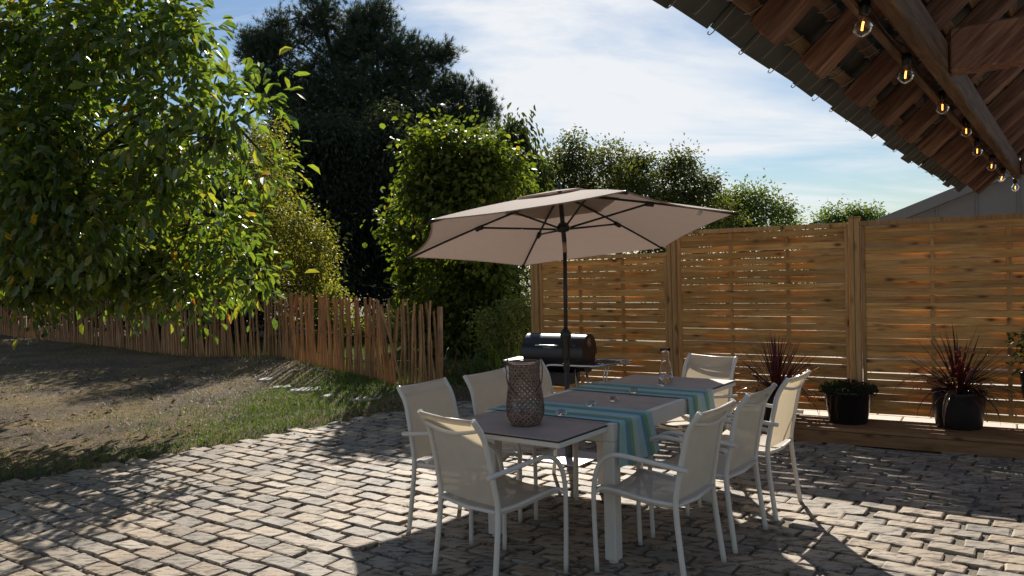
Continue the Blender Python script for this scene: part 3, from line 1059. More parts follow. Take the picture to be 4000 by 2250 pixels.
(xa, za), (xb, zb2) = on_gable(3440, 853), on_gable(3735, 733)
sl = (zb2 - za) / (xb - xa)
q = FP0 + FN * GD
gb = thing('grey_building', 'grey zinc clad gable with standing seams rising behind the slatted fence', 'building', (q[0], q[1], 0), FANG)
xl, xr, ap = xa - 1.0, xa + 9.0, xa + 4.0
zt = lambda x: za + sl * (x - xa) if x < ap else za + sl * (2 * ap - x - xa)
b_ = MB()
vs = []
for y_ in (0.0, 7.0): vs += [(xl, y_, -0.1), (xr, y_, -0.1), (xr, y_, zt(xr) - 0.1), (ap, y_, zt(ap) - 0.1), (xl, y_, zt(xl) - 0.1)]
b_.add(vs, [(0, 1, 2, 3, 4), (9, 8, 7, 6, 5), (0, 4, 9, 5), (1, 6, 7, 2)])
b_.build('wall', M['zinc'], gb)
b_ = MB()
for (x0, x1) in ((xl - 0.3, ap), (ap, xr + 0.3)):
    z0, z1 = zt(x0), zt(x1)
    b_.add([(x0, -0.18, z0), (x1, -0.18, z1), (x1, 7.2, z1), (x0, 7.2, z0), (x0, -0.18, z0 - 0.17), (x1, -0.18, z1 - 0.17), (x1, 7.2, z1 - 0.17), (x0, 7.2, z0 - 0.17)],
           [(0, 1, 2, 3), (4, 7, 6, 5), (0, 4, 5, 1), (3, 2, 6, 7), (0, 3, 7, 4), (1, 5, 6, 2)])
b_.build('roof', M['zinc'], gb)
for k in range(18):
    x = xl + 0.2 + k * 0.53
    if x < xr - 0.1:
        b_ = MB(); b_.box((x, -0.016, (zt(x) - 0.1) / 2), (0.022, 0.030, zt(x) - 0.14)); b_.build('standing_seam', M['zinc'], gb)

# ================================================================== dining table
TA = R(36.7)
ta = np.array([math.sin(TA), math.cos(TA)]); tb = np.array([-math.cos(TA), math.sin(TA)])
TP0 = np.array([0.205, 3.857])


def ts(s_, t_, z=0.0):
    q = TP0 + ta * s_ + tb * t_
    return (q[0], q[1], z)


TROT = math.atan2(ta[1], ta[0])         # local x = along the table, local y = across (to the left)
GZ = 0.006
table = thing('dining_table', 'long extending garden table with taupe boards and cream metal legs', 'table', ts(0, 0, 0), TROT)
ZT = 0.75
b_ = MB()
for y in (-0.032 + 0.011, 0.832 - 0.011):
    b_.box((1.135, y, ZT - 0.0485), (1.34, 0.022, 0.088), bev=0.003)
for x in (0.466 + 0.02, 1.804 - 0.02):
    b_.box((x, 0.40, ZT - 0.075), (0.022, 0.80, 0.05), bev=0.003)
b_.build('apron', M['frame'], table)
b_ = MB()
for y in (-0.0105, 0.8105):
    b_.box((1.135, y, ZT - 0.0015), (1.34, 0.043, 0.006), bev=0.002)
b_.build('top_rim', M['frame'], table)
for (x0, x1) in ((0.47, 1.135), (1.138, 1.80)):
    b_ = MB(); b_.box(((x0 + x1) / 2, 0.40, ZT - 0.003), (x1 - x0 - 0.003, 0.774, 0.006), bev=0.0012)
    b_.build('top_board', M['board'], table)
for (x0, x1) in ((0.0, 0.466), (1.804, 2.272)):
    b_ = MB(); b_.box(((x0 + x1) / 2, 0.40, ZT - 0.003), (x1 - x0 - 0.006, 0.79, 0.005), bev=0.001)
    lf = b_.build('leaf_board', M['board'], table)
    b_ = MB(); b_.box(((x0 + x1) / 2, 0.40, ZT - 0.0085), (x1 - x0 - 0.001, 0.798, 0.006)); b_.build('board_core', M['edge'], lf)
    b_ = MB(); b_.box(((x0 + x1) / 2, 0.40, ZT - 0.0255), (x1 - x0, 0.80, 0.028), bev=0.004); b_.build('leaf_frame', M['frame'], table)
for x in (0.466 + 0.038, 1.804 - 0.038):
    for y in (-0.032 + 0.036, 0.832 - 0.036):
        b_ = MB(); b_.box((x, y, (ZT - 0.093 + 0.02) / 2), (0.074, 0.070, ZT - 0.093 - 0.02), bev=0.006)
        b_.box((x, y + (0.028 if y > 0.4 else -0.028) * 0, ZT - 0.048), (0.074, 0.070, 0.088), bev=0.005)
        lg = b_.build('leg', M['frame'], table)
        b_ = MB(); b_.lathe([(0.0, 0.0), (0.024, 0.0), (0.026, 0.006), (0.026, 0.024)], 14, (x, y, GZ - 0.004)); b_.build('foot', M['frame'], lg)


# runners: lie across the table and hang over both long edges
def runner(s0, s1, label, hang_r, hang_l, flare):
    path = []          # (t, z) profile from the right hem over the top to the left hem
    e0, e1 = -0.037, 0.838
    for k in range(9):
        f = k / 8; path.append((e0 - 0.010 - 0.020 * (1 - f) ** 1.2, ZT - 0.012 - hang_r * (1 - f)))
    path += [(e0 - 0.006, ZT + 0.001), (e0 + 0.004, ZT + 0.0055)]
    for k in range(1, 12): path.append((e0 + (e1 - e0) * k / 12, ZT + 0.0055))
    path += [(e1 - 0.004, ZT + 0.0055), (e1 + 0.006, ZT + 0.001)]
    for k in range(9):
        f = k / 8; path.append((e1 + 0.010 + 0.016 * f, ZT - 0.012 - hang_l * f))
    nu = 22
    V, UV = [], []
    for (t_, z_) in path:
        hangf = max(0.0, (ZT - z_) / max(hang_r, 0.01)) if z_ < ZT - 0.005 else 0
        for j in range(nu + 1):
            u_ = j / nu
            s_ = s0 + (s1 - s0) * u_ + (flare * hangf * (u_ - 0.35) if t_ < 0.4 else 0)
            fold = math.sin(u_ * 13 + s0 * 9) * 0.011 * hangf + math.sin(u_ * 29 + 1) * 0.003 * hangf
            rip = 0.0016 * abs(math.sin(t_ * 17 + u_ * 5 + s0)) * (1 if hangf == 0 else 0)
            V.append((s_, t_ - fold if t_ < 0.4 else t_ + fold, z_ + rip)); UV.append((u_, t_))
    me = bpy.data.meshes.new('table_runner')
    fs = [(i * (nu + 1) + j, i * (nu + 1) + j + 1, (i + 1) * (nu + 1) + j + 1, (i + 1) * (nu + 1) + j) for i in range(len(path) - 1) for j in range(nu)]
    me.from_pydata(V, [], fs); me.materials.append(M['runner'])
    ul = me.uv_layers.new(name='UVMap')
    for lp in me.loops: ul.data[lp.index].uv = UV[lp.vertex_index]
    me.polygons.foreach_set('use_smooth', [True] * len(fs))
    o_ = link('table_runner', me, None, ts(0, 0, 0), TROT)
    tag(o_, label, 'table runner', 'striped runners laid across the table')
    return o_


runner(0.515, 0.885, 'aqua and green striped runner across the near half of the table, by the lantern', 0.215, 0.12, 0.11)
runner(1.375, 1.745, 'aqua and green striped runner across the far half of the table, before the carafe', 0.20, 0.12, 0.06)

# glass tealight holders in a row down the middle
b_ = MB(); b_.lathe([(0.0, 0.0), (0.020, 0.0), (0.029, 0.008), (0.031, 0.016), (0.028, 0.024), (0.023, 0.028), (0.0195, 0.026), (0.0185, 0.012), (0.0, 0.010)], 24)
tl = b_.mesh('tealight_holder', M['glass'])
for (s_, t_, z_, lb) in ((0.535, 0.335, 0.0065, 'round glass tealight holder on the near runner, nearest the lantern'),
                         (0.865, 0.344, 0.0065, 'round glass tealight holder at the far edge of the near runner'),
                         (1.12, 0.338, 0.0005, 'round glass tealight holder on the bare board between the two runners'),
                         (1.42, 0.353, 0.0065, 'round glass tealight holder on the near edge of the far runner'),
                         (1.77, 0.33, 0.0065, 'round glass tealight holder behind the far runner, nearest the carafe')):
    q = ts(s_, t_, ZT + z_ + (0.0015 if z_ > 0.005 else 0))
    tag(link('tealight_holder', tl, None, q, random.random() * 6), lb, 'tealight holder', 'glass tealight holders along the table')

# carafe
car = thing('carafe', 'clear glass carafe with flared neck and a little water on the table', 'carafe', ts(1.985, 0.401, ZT + 0.0005), TROT)
b_ = MB()
out = [(0.0, 0.0), (0.044, 0.0), (0.049, 0.006), (0.050, 0.03), (0.047, 0.075), (0.037, 0.125), (0.027, 0.160), (0.0245, 0.178), (0.028, 0.205), (0.039, 0.240)]
inn = [(0.0365, 0.240), (0.0255, 0.205), (0.022, 0.178), (0.0245, 0.160), (0.0345, 0.125), (0.0445, 0.075), (0.0475, 0.03), (0.0455, 0.010), (0.0, 0.008)]
b_.lathe(out + inn, 32)
b_.build('body', M['glass'], car)
b_ = MB(); b_.lathe([(0.0, 0.0085), (0.0445, 0.0105), (0.0468, 0.03), (0.0462, 0.048), (0.0, 0.048)], 32)
b_.build('water', M['water'], car)
b_ = MB()      # pale printed roundel on the side facing the viewer, left of centre
ca_ = TROT


def on_carafe(a_, z_):
    r_ = 0.0506 if z_ < 0.03 else 0.0506 - (z_ - 0.03) / 0.045 * 0.0026
    return Vector((r_ * math.cos(a_), r_ * math.sin(a_), z_))


a0 = math.atan2(-5.66, -1.05) - R(40) - TROT
for rr in (0.020, 0.016):
    b_.tube([on_carafe(a0 + rr / 0.05 * math.cos(k * 0.2618), 0.045 + rr * math.sin(k * 0.2618)) for k in range(24)], 0.0009, 4, closed=True)
for dx, dz in ((-0.007, 0.004), (0.0, 0.006), (0.007, 0.004), (-0.006, -0.005), (0.003, -0.006)):
    b_.tube([on_carafe(a0 + (dx - 0.002) / 0.05, 0.045 + dz - 0.003), on_carafe(a0 + (dx + 0.002) / 0.05, 0.045 + dz + 0.003)], 0.0010, 4)
b_.build('emblem', M['frost'], car)

# woven lantern
LQ = ts(0.262, 0.385, ZT + 0.0005)
lan = thing('woven_lantern', 'tall grey brown woven willow lantern with twisted handle on the near table end', 'lantern', LQ, 0)


def lan_r(z):
    return float(np.interp(z, [0, 0.012, 0.05, 0.09, 0.14, 0.20, 0.25, 0.30, 0.335], [0.066, 0.080, 0.097, 0.101, 0.096, 0.087, 0.081, 0.080, 0.084]))


NS = 20
for sg in (1, -1):
    for k in range(NS):
        V, fs = [], []
        nseg = 26
        for i in range(nseg + 1):
            f = i / nseg; z = 0.014 + f * 0.312
            a_ = 2 * math.pi * k / NS + sg * (f * 3.3)
            rr = lan_r(z) + 0.0022 * (1 if (i % 2 == 0) == (sg > 0) else -1)
            c_, s2 = math.cos(a_), math.sin(a_)
            hw = 0.0044
            tang = Vector((-s2 * sg * 0.95, c_ * sg * 0.95, 1.0)).normalized()
            nrm = Vector((c_, s2, 0)); sd = nrm.cross(tang)
            pc = Vector((rr * c_, rr * s2, z))
            for dn in (0.0012, -0.0012):
                V += [pc + sd * hw + nrm * dn, pc - sd * hw + nrm * dn]
        for i in range(nseg):
            a_, d_ = i * 4, i * 4 + 4
            fs += [(a_, a_ + 1, d_ + 1, d_), (a_ + 2, d_ + 2, d_ + 3, a_ + 3), (a_, d_, d_ + 2, a_ + 2), (a_ + 1, a_ + 3, d_ + 3, d_ + 1)]
        b_ = MB(); b_.add(V, fs); b_.build('willow_strip', M['wicker'], lan)
b_ = MB()
for zz2, r2 in ((0.010, 0.0045), (0.328, 0.004), (0.336, 0.003)):
    b_.tube([(lan_r(zz2) * math.cos(k * 0.2244), lan_r(zz2) * math.sin(k * 0.2244), zz2) for k in range(28)], r2, 6, closed=True)
b_.build('hoop', M['wicker'], lan)
b_ = MB(); b_.lathe([(0.0, 0.0), (0.066, 0.0), (0.072, 0.010), (0.0, 0.012)], 24); b_.build('base', M['wicker'], lan)
b_ = MB()      # handle: twisted rope hanging down over the front
ha = math.atan2(-LQ[1], -LQ[0])
ux, uy = Vector((math.cos(ha), math.sin(ha), 0)), Vector((-math.sin(ha), math.cos(ha), 0))
for st_ in range(3):
    pts = []
    for k in range(41):
        f = k / 40; th = math.pi * f
        zc = 0.275 - 0.118 * math.sin(th) ** 0.85
        lat = -0.094 * math.cos(th)
        outw = math.sqrt(max(0, (lan_r(zc) + 0.010) ** 2 - lat ** 2)) if abs(lat) < lan_r(zc) + 0.0099 else 0.0
        tw = f * 26 + st_ * 2.094
        pts.append(ux * (outw + 0.003 * math.cos(tw)) + uy * (lat * 1.02) + Vector((0, 0, zc + 0.0035 * math.sin(tw))))
    b_.tube(pts, 0.0034, 5)
for sg in (-1, 1):
    b_.tube([uy * (sg * 0.096) + Vector((0, 0, 0.275)), uy * (sg * 0.098) + Vector((0, 0, 0.31)), uy * (sg * 0.088) + Vector((0, 0, 0.352)), uy * (sg * 0.080) + Vector((0, 0, 0.338))], 0.003, 5)
b_.build('handle', M['handle'], lan)

# ================================================================== armchairs
def spline(pts, n=5):
    P = [Vector(q) for q in pts]
    P = [P[0] * 2 - P[1]] + P + [P[-1] * 2 - P[-2]]
    out_ = []
    for i in range(1, len(P) - 2):
        for k in range(n):
            t_ = k / n
            a_, b2, c_, d_ = P[i - 1], P[i], P[i + 1], P[i + 2]
            out_.append(0.5 * ((2 * b2) + (c_ - a_) * t_ + (2 * a_ - 5 * b2 + 4 * c_ - d_) * t_ ** 2 + (3 * b2 - a_ - 3 * c_ + d_) * t_ ** 3))
    out_.append(P[-2])
    return out_


def post_y(z):      # rear post profile (y, forward is +)
    return float(np.interp(z, [0, 0.12, 0.28, 0.40, 0.46, 0.62, 0.755, 0.80, 0.868], [-0.275, -0.258, -0.236, -0.226, -0.229, -0.258, -0.287, -0.308, -0.356]))


def post_x(z):
    return float(np.interp(z, [0, 0.42, 0.87], [0.238, 0.225, 0.212]))


def make_chair():
    ch = thing('garden_armchair', 'chair', 'chair')
    for s_ in (-1, 1):
        b_ = MB()
        zs = [0, 0.10, 0.2, 0.30, 0.40, 0.46, 0.54, 0.62, 0.70, 0.745, 0.79, 0.83, 0.868]
        b_.tube(spline([(s_ * post_x(z), post_y(z), z) for z in zs], 3), 0.0145, 10)
        b_.build('rear_leg', M['frame'], ch)
        b_ = MB()
        x = s_ * 0.247
        b_.tube(spline([(x * 0.985, -0.300, 0.588), (x, -0.22, 0.597), (x, -0.08, 0.612), (x, 0.05, 0.624), (x, 0.115, 0.617), (x, 0.168, 0.585), (x, 0.203, 0.525), (x * 0.99, 0.222, 0.44), (x * 0.98, 0.226, 0.34), (x * 0.97, 0.224, 0.18), (x * 0.965, 0.218, 0.0)], 4), 0.0125, 10)
        b_.build('arm', M['frame'], ch)
        b_ = MB()
        b_.tube(spline([(x * 0.985, 0.223, 0.415), (x * 0.95, 0.214, 0.417), (s_ * 0.212, 0.195, 0.432), (s_ * 0.210, 0.10, 0.428), (s_ * 0.212, -0.08, 0.408), (s_ * 0.214, -0.226, 0.405)], 4), 0.0115, 8)
        b_.build('seat_rail', M['frame'], ch)
    # crossbars
    b_ = MB(); b_.tube([(-0.218, -0.232, 0.405), (0, -0.236, 0.392), (0.218, -0.232, 0.405)], 0.010, 8); b_.build('stretcher', M['frame'], ch)
    b_ = MB(); b_.tube(spline([(-0.20, 0.170, 0.418), (-0.1, 0.170, 0.39), (0, 0.170, 0.383), (0.1, 0.170, 0.39), (0.20, 0.170, 0.418)], 3), 0.010, 8); b_.build('stretcher', M['frame'], ch)
    b_ = MB(); b_.tube(spline([(-0.211, -0.318, 0.812), (-0.15, -0.333, 0.800), (-0.07, -0.336, 0.787), (0, -0.336, 0.783), (0.07, -0.336, 0.787), (0.15, -0.333, 0.800), (0.211, -0.318, 0.812)], 4), 0.0095, 8)
    b_.build('back_bar', M['frame'], ch)
    # seat sling, sagging across, wrapped over the rails
    nu, nv = 12, 9
    rows = []
    for i in range(nu + 1):
        f = i / nu; y = 0.200 - f * 0.428
        row = []
        for j in range(nv + 1):
            g_ = j / nv * 2 - 1
            zr = float(np.interp(y, [-0.228, -0.08, 0.10, 0.17, 0.2], [0.416, 0.420, 0.440, 0.443, 0.440]))
            row.append((g_ * 0.219, y, zr - 0.024 * (1 - g_ * g_) - 0.006 * max(0, abs(g_) - 0.97) * 30 + 0.002))
        rows.append(row)
    b_ = MB(); b_.grid(rows)
    for s_ in (-1, 1):    # hem rolls under the rail
        b_.grid([[(s_ * (0.219 + 0.004 * math.sin(k * 1.05)), r_[0][1], r_[0][2] - 0.004 - 0.008 * k) for k in range(4)] for r_ in rows])
    b_.build('seat', M['sling'], ch)
    # back sling
    nu = 16; rows = []
    for i in range(nu + 1):
        z = 0.432 + (0.866 - 0.432) * i / nu
        row = []
        for j in range(nv + 1):
            g_ = j / nv * 2 - 1
            row.append((g_ * (post_x(z) - 0.006), post_y(z) + 0.004 - 0.012 * (1 - g_ * g_) * (0.6 if z > 0.78 else 1.0), z - 0.010 * (1 - g_ * g_) * (1 if i == nu else 0) * 0.6))
        rows.append(row)
    b_ = MB(); b_.grid(rows)
    top = [(q[0], q[1], q[2]) for q in rows[-1]]
    b_.grid([[q for q in top], [(q[0], q[1] - 0.010, q[2] + 0.004) for q in top], [(q[0], q[1] - 0.014, q[2] - 0.006) for q in top], [(q[0], q[1] - 0.008, q[2] - 0.026) for q in top]])
    b_.build('back', M['sling'], ch)
    b_ = MB(); b_.tube([(-post_x(0.86), post_y(0.86) - 0.004, 0.862), (0, post_y(0.855) - 0.014, 0.855), (post_x(0.86), post_y(0.86) - 0.004, 0.862)], 0.007, 8); b_.build('top_bar', M['frame'], ch)
    return ch


chair0 = make_chair()
RIGHT, LEFT = math.atan2(tb[1], tb[0]) - math.pi / 2, math.atan2(-tb[1], -tb[0]) - math.pi / 2
ALONG, BACKW = math.atan2(ta[1], ta[0]) - math.pi / 2, math.atan2(-ta[1], -ta[0]) - math.pi / 2
spots = [
    (0.575, -0.21, RIGHT, 'cream armchair on the right of the table, nearest the camera'),
    (1.198, -0.215, RIGHT, 'cream armchair right of the table, middle of the three on that side'),
    (1.857, -0.215, RIGHT, 'cream armchair with sunlit seat right of the table, nearest the deck'),
    (0.545, 1.045, LEFT, 'cream armchair on the left of the table, nearest the camera'),
    (1.115, 0.99, LEFT, 'cream armchair on the left of the table, cut across by the lantern'),
    (1.64, 1.03, LEFT, 'cream armchair left of the table, just in front of the barbecue'),
    (0.082, 0.42, ALONG - R(11), 'cream armchair at the near table end, its back to the camera'),
    (2.285, 0.40, BACKW - R(13), 'cream armchair at the far table end behind the carafe'),
]
for i, (s_, t_, a_, lb) in enumerate(spots):
    o_ = chair0 if i == 0 else copy_tree(chair0)
    o_.location = ts(s_, t_, GZ); o_.rotation_euler = (0, 0, a_)
    tag(o_, lb, 'chair', 'cream armchairs around the dining table')

# ================================================================== parasol
UC = np.array([0.436, 6.60, 1.825]); UN = unit(np.array([-0.053, 0.164, 1.0]))
U1 = unit(np.cross([0, 1, 0], UN)); U2 = np.cross(UN, U1)
UR, UPH, UH = 1.376, 6.008, 0.37
par = thing('parasol', 'taupe six sided parasol tilted on a dark pole behind the table', 'parasol', (0.43, 6.61, 0))
PO = np.array([0.43, 6.61, 0.0])


def upt(a_, f, h):      # canopy frame -> local coordinates
    return Vector(UC + (U1 * math.cos(a_) + U2 * math.sin(a_)) * (-UR * f) + UN * h - PO)


def rib_h(f):
    return UH * (1 - (0.92 * f + 0.08 * f ** 3.2))


ang6 = [UPH - k * math.pi / 3 for k in range(6)]


def canopy_panel(mb, f0, f1, h_add, scal, nf=10, nw=10, belly=0.0):
    for k in range(6):
        rows = []
        for i in range(nf + 1):
            row = []
            for j in range(nw + 1):
                w_ = j / nw
                fm = f1 * (1 - scal * 4 * w_ * (1 - w_))
                f = f0 + (fm - f0) * i / nf
                a_, c_ = upt(ang6[k], f, rib_h(f) + h_add), upt(ang6[(k + 1) % 6], f, rib_h(f) + h_add)
                q = a_.lerp(c_, w_)
                q = q - Vector(UN) * (belly * 4 * w_ * (1 - w_) * f + 0.0035 * math.sin(f * 7 + w_ * 3 + k * 2.1) * math.sin(w_ * 9 + k) * (1 - abs(2 * w_ - 1)))
                row.append(q)
            rows.append(row)
        mb.grid(rows)


b_ = MB(); canopy_panel(b_, 0.16, 1.0, 0.014, 0.055, belly=0.03)
for k in range(6):      # hem
    rows = []
    for j in range(11):
        w_ = j / 10; fm = 1.0 * (1 - 0.055 * 4 * w_ * (1 - w_))
        q = upt(ang6[k], fm, rib_h(fm) + 0.014).lerp(upt(ang6[(k + 1) % 6], fm, rib_h(fm) + 0.014), w_) - Vector(UN) * (0.03 * 4 * w_ * (1 - w_) * fm)
        rows.append([q, q - Vector(UN) * 0.006 + (Vector(UC - PO) - q) * 0.012])
    b_.grid(rows)
can = b_.build('canopy', M['canopy'], par)
b_ = MB(); canopy_panel(b_, 0.02, 0.36, 0.032, 0.03, 5, 8); b_.build('vent_flap', M['canopy'], can)
b_ = MB()
qa = upt(ang6[3], 0.90, rib_h(0.90) + 0.010); qb = upt(ang6[4], 0.90, rib_h(0.9) + 0.010)
t_dir = (qb - qa).normalized()
q0_ = qa.lerp(qb, 0.16) - Vector(UN) * 0.012
b_.add([q0_, q0_ + t_dir * 0.055, q0_ + t_dir * 0.055 - Vector(UN) * 0.05 + (Vector(UC - PO) - q0_) * 0.03, q0_ - Vector(UN) * 0.05 + (Vector(UC - PO) - q0_) * 0.03], [(0, 1, 2, 3)])
b_.build('label_tag', M['white_tag'], can)
hubz = 0.075
for k in range(6):
    b_ = MB(); b_.tube([upt(ang6[k], f, rib_h(f) - 0.004) for f in np.linspace(0.03, 0.995, 14)], 0.0095, 6)
    rb = b_.build('rib', M['dark_metal'], par)
    b_ = MB(); b_.tube([upt(ang6[k], 0.045, hubz), upt(ang6[k], 0.50, rib_h(0.50) - 0.022)], 0.0085, 6)
    q = upt(ang6[k], 0.50, rib_h(0.5) - 0.014); q2 = upt(ang6[k], 0.545, rib_h(0.545) - 0.014); b_.tube([q, q2], 0.021, 8)
    b_.build('strut', M['dark_metal'], rb)
    b_ = MB(); b_.tube([upt(ang6[k], 0.975, rib_h(0.975)), upt(ang6[k], 1.008, rib_h(1.008))], 0.014, 8); b_.build('tip_cap', M['plastic'], rb)
jz = 1.755
joint = Vector(UC - PO) - Vector(UN) * (UC[2] - jz) / UN[2]
b_ = MB(); b_.tube([(0, 0, 0.02), (0, 0, 0.98)], 0.0205, 14); b_.tube([(0, 0, 0.97), (joint.x, joint.y, jz - 0.05)], 0.0165, 14)
b_.build('pole', M['dark_metal'], par)
b_ = MB(); b_.tube([joint + Vector(UN) * 0.03, Vector(UC - PO) + Vector(UN) * (UH + 0.045)], 0.019, 14); b_.build('upper_pole', M['dark_metal'], par)
b_ = MB(); b_.tube([(joint.x, joint.y, jz - 0.055), joint + Vector(UN) * 0.035], 0.0175, 12); b_.build('tilt_joint', M['copper'], par)
b_ = MB()
T_ = Vector(UN).to_track_quat('Z', 'Y').to_matrix()
b_.lathe([(0.02, -0.03), (0.045, -0.025), (0.058, 0.0), (0.05, 0.02), (0.03, 0.045), (0.02, 0.05)], 14, Vector(UC - PO) + Vector(UN) * hubz, T=T_)
b_.build('slider_hub', M['plastic'], par)
b_ = MB(); b_.lathe([(0.012, 0.0), (0.016, 0.03), (0.006, 0.06), (0.0, 0.062)], 12, Vector(UC - PO) + Vector(UN) * (UH + 0.045), T=T_); b_.build('finial', M['plastic'], par)
b_ = MB()
b_.lathe([(0.0235, 0.83), (0.031, 0.84), (0.033, 0.99), (0.045, 1.0), (0.046, 1.035), (0.030, 1.065), (0.020, 1.075)], 16); b_.build('sleeve', M['plastic'], par)
b_ = MB(); b_.lathe([(0.024, 0.735), (0.028, 0.742), (0.028, 0.80), (0.024, 0.806)], 14)
for a_ in (3.6, 4.9): b_.tube([(0.025 * math.cos(a_), 0.025 * math.sin(a_), 0.785), (0.040 * math.cos(a_), 0.040 * math.sin(a_), 0.785)], 0.006, 8)
b_.build('collar', M['plastic'], par)
b_ = MB(); b_.tube([(0.03, 0, 0.93), (0.075, -0.01, 0.93)], [0.008, 0.012], 8); b_.build('knob', M['plastic'], par)
pb = thing('weight_plate', 'flat pale metal base plate of the parasol lying on the cobbles', 'parasol base', (0.43, 6.61, 0.005), TROT)
b_ = MB(); b_.box((0, 0, 0.008), (0.46, 0.46, 0.014), bev=0.004); b_.build('plate', M['steel'], pb)
b_ = MB(); b_.lathe([(0.029, 0.0155), (0.029, 0.28), (0.0245, 0.285)], 14); b_.build('tube', M['dark_metal'], pb)

# ================================================================== barrel barbecue
BQ = W(2185, 1400, 7.95)
bq = thing('barrel_barbecue', 'black barrel barbecue with side shelf and chrome rails by the slatted fence', 'barbecue', (BQ[0], BQ[1], 0.0), R(-27))
CZ, CRD, HL = 0.735, 0.185, 0.31
b_ = MB()        # lid: upper half cylinder with end caps


def halfdrum(mb, r_, hl, a0_, a1_, zc, n=18):
    rows = [[(x, r_ * math.cos(a0_ + (a1_ - a0_) * i / n), zc + r_ * math.sin(a0_ + (a1_ - a0_) * i / n)) for i in range(n + 1)] for x in (-hl, hl)]
    mb.grid(rows)
    for x, rv in ((-hl, True), (hl, False)):
        vs = [(x, r_ * math.cos(a0_ + (a1_ - a0_) * i / n), zc + r_ * math.sin(a0_ + (a1_ - a0_) * i / n)) for i in range(n + 1)]
        f = tuple(range(n + 1)); mb.add(vs, [f[::-1] if rv else f])


halfdrum(b_, CRD + 0.008, HL + 0.012, -0.12, math.pi + 0.12, CZ)
lid = b_.build('lid', M['bbq'], bq)
b_ = MB(); b_.tube(spline([(-0.17, -0.165, CZ + 0.085), (-0.16, -0.20, CZ + 0.09), (-0.08, -0.215, CZ + 0.093), (0.0, -0.215, CZ + 0.093), (0.05, -0.20, CZ + 0.09), (0.07, -0.165, CZ + 0.085)], 4), 0.008, 8); b_.build('lid_handle', M['chrome'], lid)
b_ = MB(); b_.lathe([(0.0, 0.0), (0.044, 0.0), (0.044, 0.004), (0.0, 0.004)], 24, (HL + 0.0125, -0.01, CZ + 0.105), T=Matrix.Rotation(R(90), 3, 'Y')); vt = b_.build('vent', M['copper'], lid)
b_ = MB()
for k in range(4):
    a_ = k * math.pi / 2 + 0.3; b_.lathe([(0.0, 0.0), (0.010, 0.0), (0.010, 0.002), (0, 0.002)], 10, (HL + 0.017, -0.01 + 0.027 * math.cos(a_), CZ + 0.105 + 0.027 * math.sin(a_)), T=Matrix.Rotation(R(90), 3, 'Y'))
b_.build('vent_hole', M['edge'], vt)
b_ = MB(); halfdrum(b_, CRD, HL, math.pi, 2 * math.pi, CZ)
b_.build('drum', M['bbq'], bq)
b_ = MB(); b_.box((-0.06, -0.02, CZ - 0.235), (0.46, 0.30, 0.13), bev=0.01); tr_ = b_.build('ash_drawer', M['bbq'], bq)
b_ = MB(); b_.tube([(-0.16, -0.178, CZ - 0.19), (-0.06, -0.178, CZ - 0.19)], 0.006, 6)
b_.build('drawer_handle', M['chrome'], tr_)
b_ = MB(); rail = [(-0.02, -0.23, CZ - 0.20), (-0.02, -0.285, CZ - 0.12), (0.03, -0.30, CZ - 0.085), (0.22, -0.30, CZ - 0.085), (0.42, -0.30, CZ - 0.085), (0.50, -0.285, CZ - 0.085), (0.66, 0.05, CZ - 0.085), (0.66, 0.2, CZ - 0.085), (0.31, 0.22, CZ - 0.085)]
b_.tube(spline(rail, 3), 0.011, 8); b_.build('shelf_rail', M['chrome'], bq)
for k in range(6):
    b_ = MB(); x = 0.35 + k * 0.045; b_.box((x, -0.03 + k * 0.012, CZ - 0.090), (0.028, 0.44 - k * 0.03, 0.010), bev=0.002); b_.build('shelf_slat', M['bbq'], bq)
b_ = MB(); b_.box((-0.43, 0.0, CZ - 0.075), (0.22, 0.34, 0.016), bev=0.004); b_.build('side_shelf', M['chrome'], bq)
for x in (-0.27, 0.27):
    for y in (-0.17, 0.17):
        b_ = MB(); b_.tube([(x * 0.82, y * 0.75, CZ - 0.14), (x * 1.05, y * 1.15, 0.04)], 0.012, 8); b_.tube([(x * 1.05, y * 1.15, 0.045), (x * 1.05, y * 1.15, 0.0)], 0.015, 8); b_.build('leg', M['chrome'], bq)
for x in (0.545, 0.575):
    b_ = MB(); b_.tube([(x, -0.16, CZ - 0.10), (x - 0.03, -0.15, CZ - 0.2), (x, -0.16, 0.25)], 0.006, 6); b_.build('hook', M['chrome'], bq)
b_ = MB(); b_.box((0, 0, 0.16), (0.56, 0.30, 0.015), bev=0.003); b_.build('lower_shelf', M['bbq'], bq)

# ================================================================== flower pots on the deck
DZ = 0.1355


def pot(name, label, cat, loc, prof, mat, group=None):
    t_ = thing(name, label, cat, loc, 0, group)
    b_ = MB(); b_.lathe(prof, 36); b_.build('pot', M[mat], t_)
    return t_


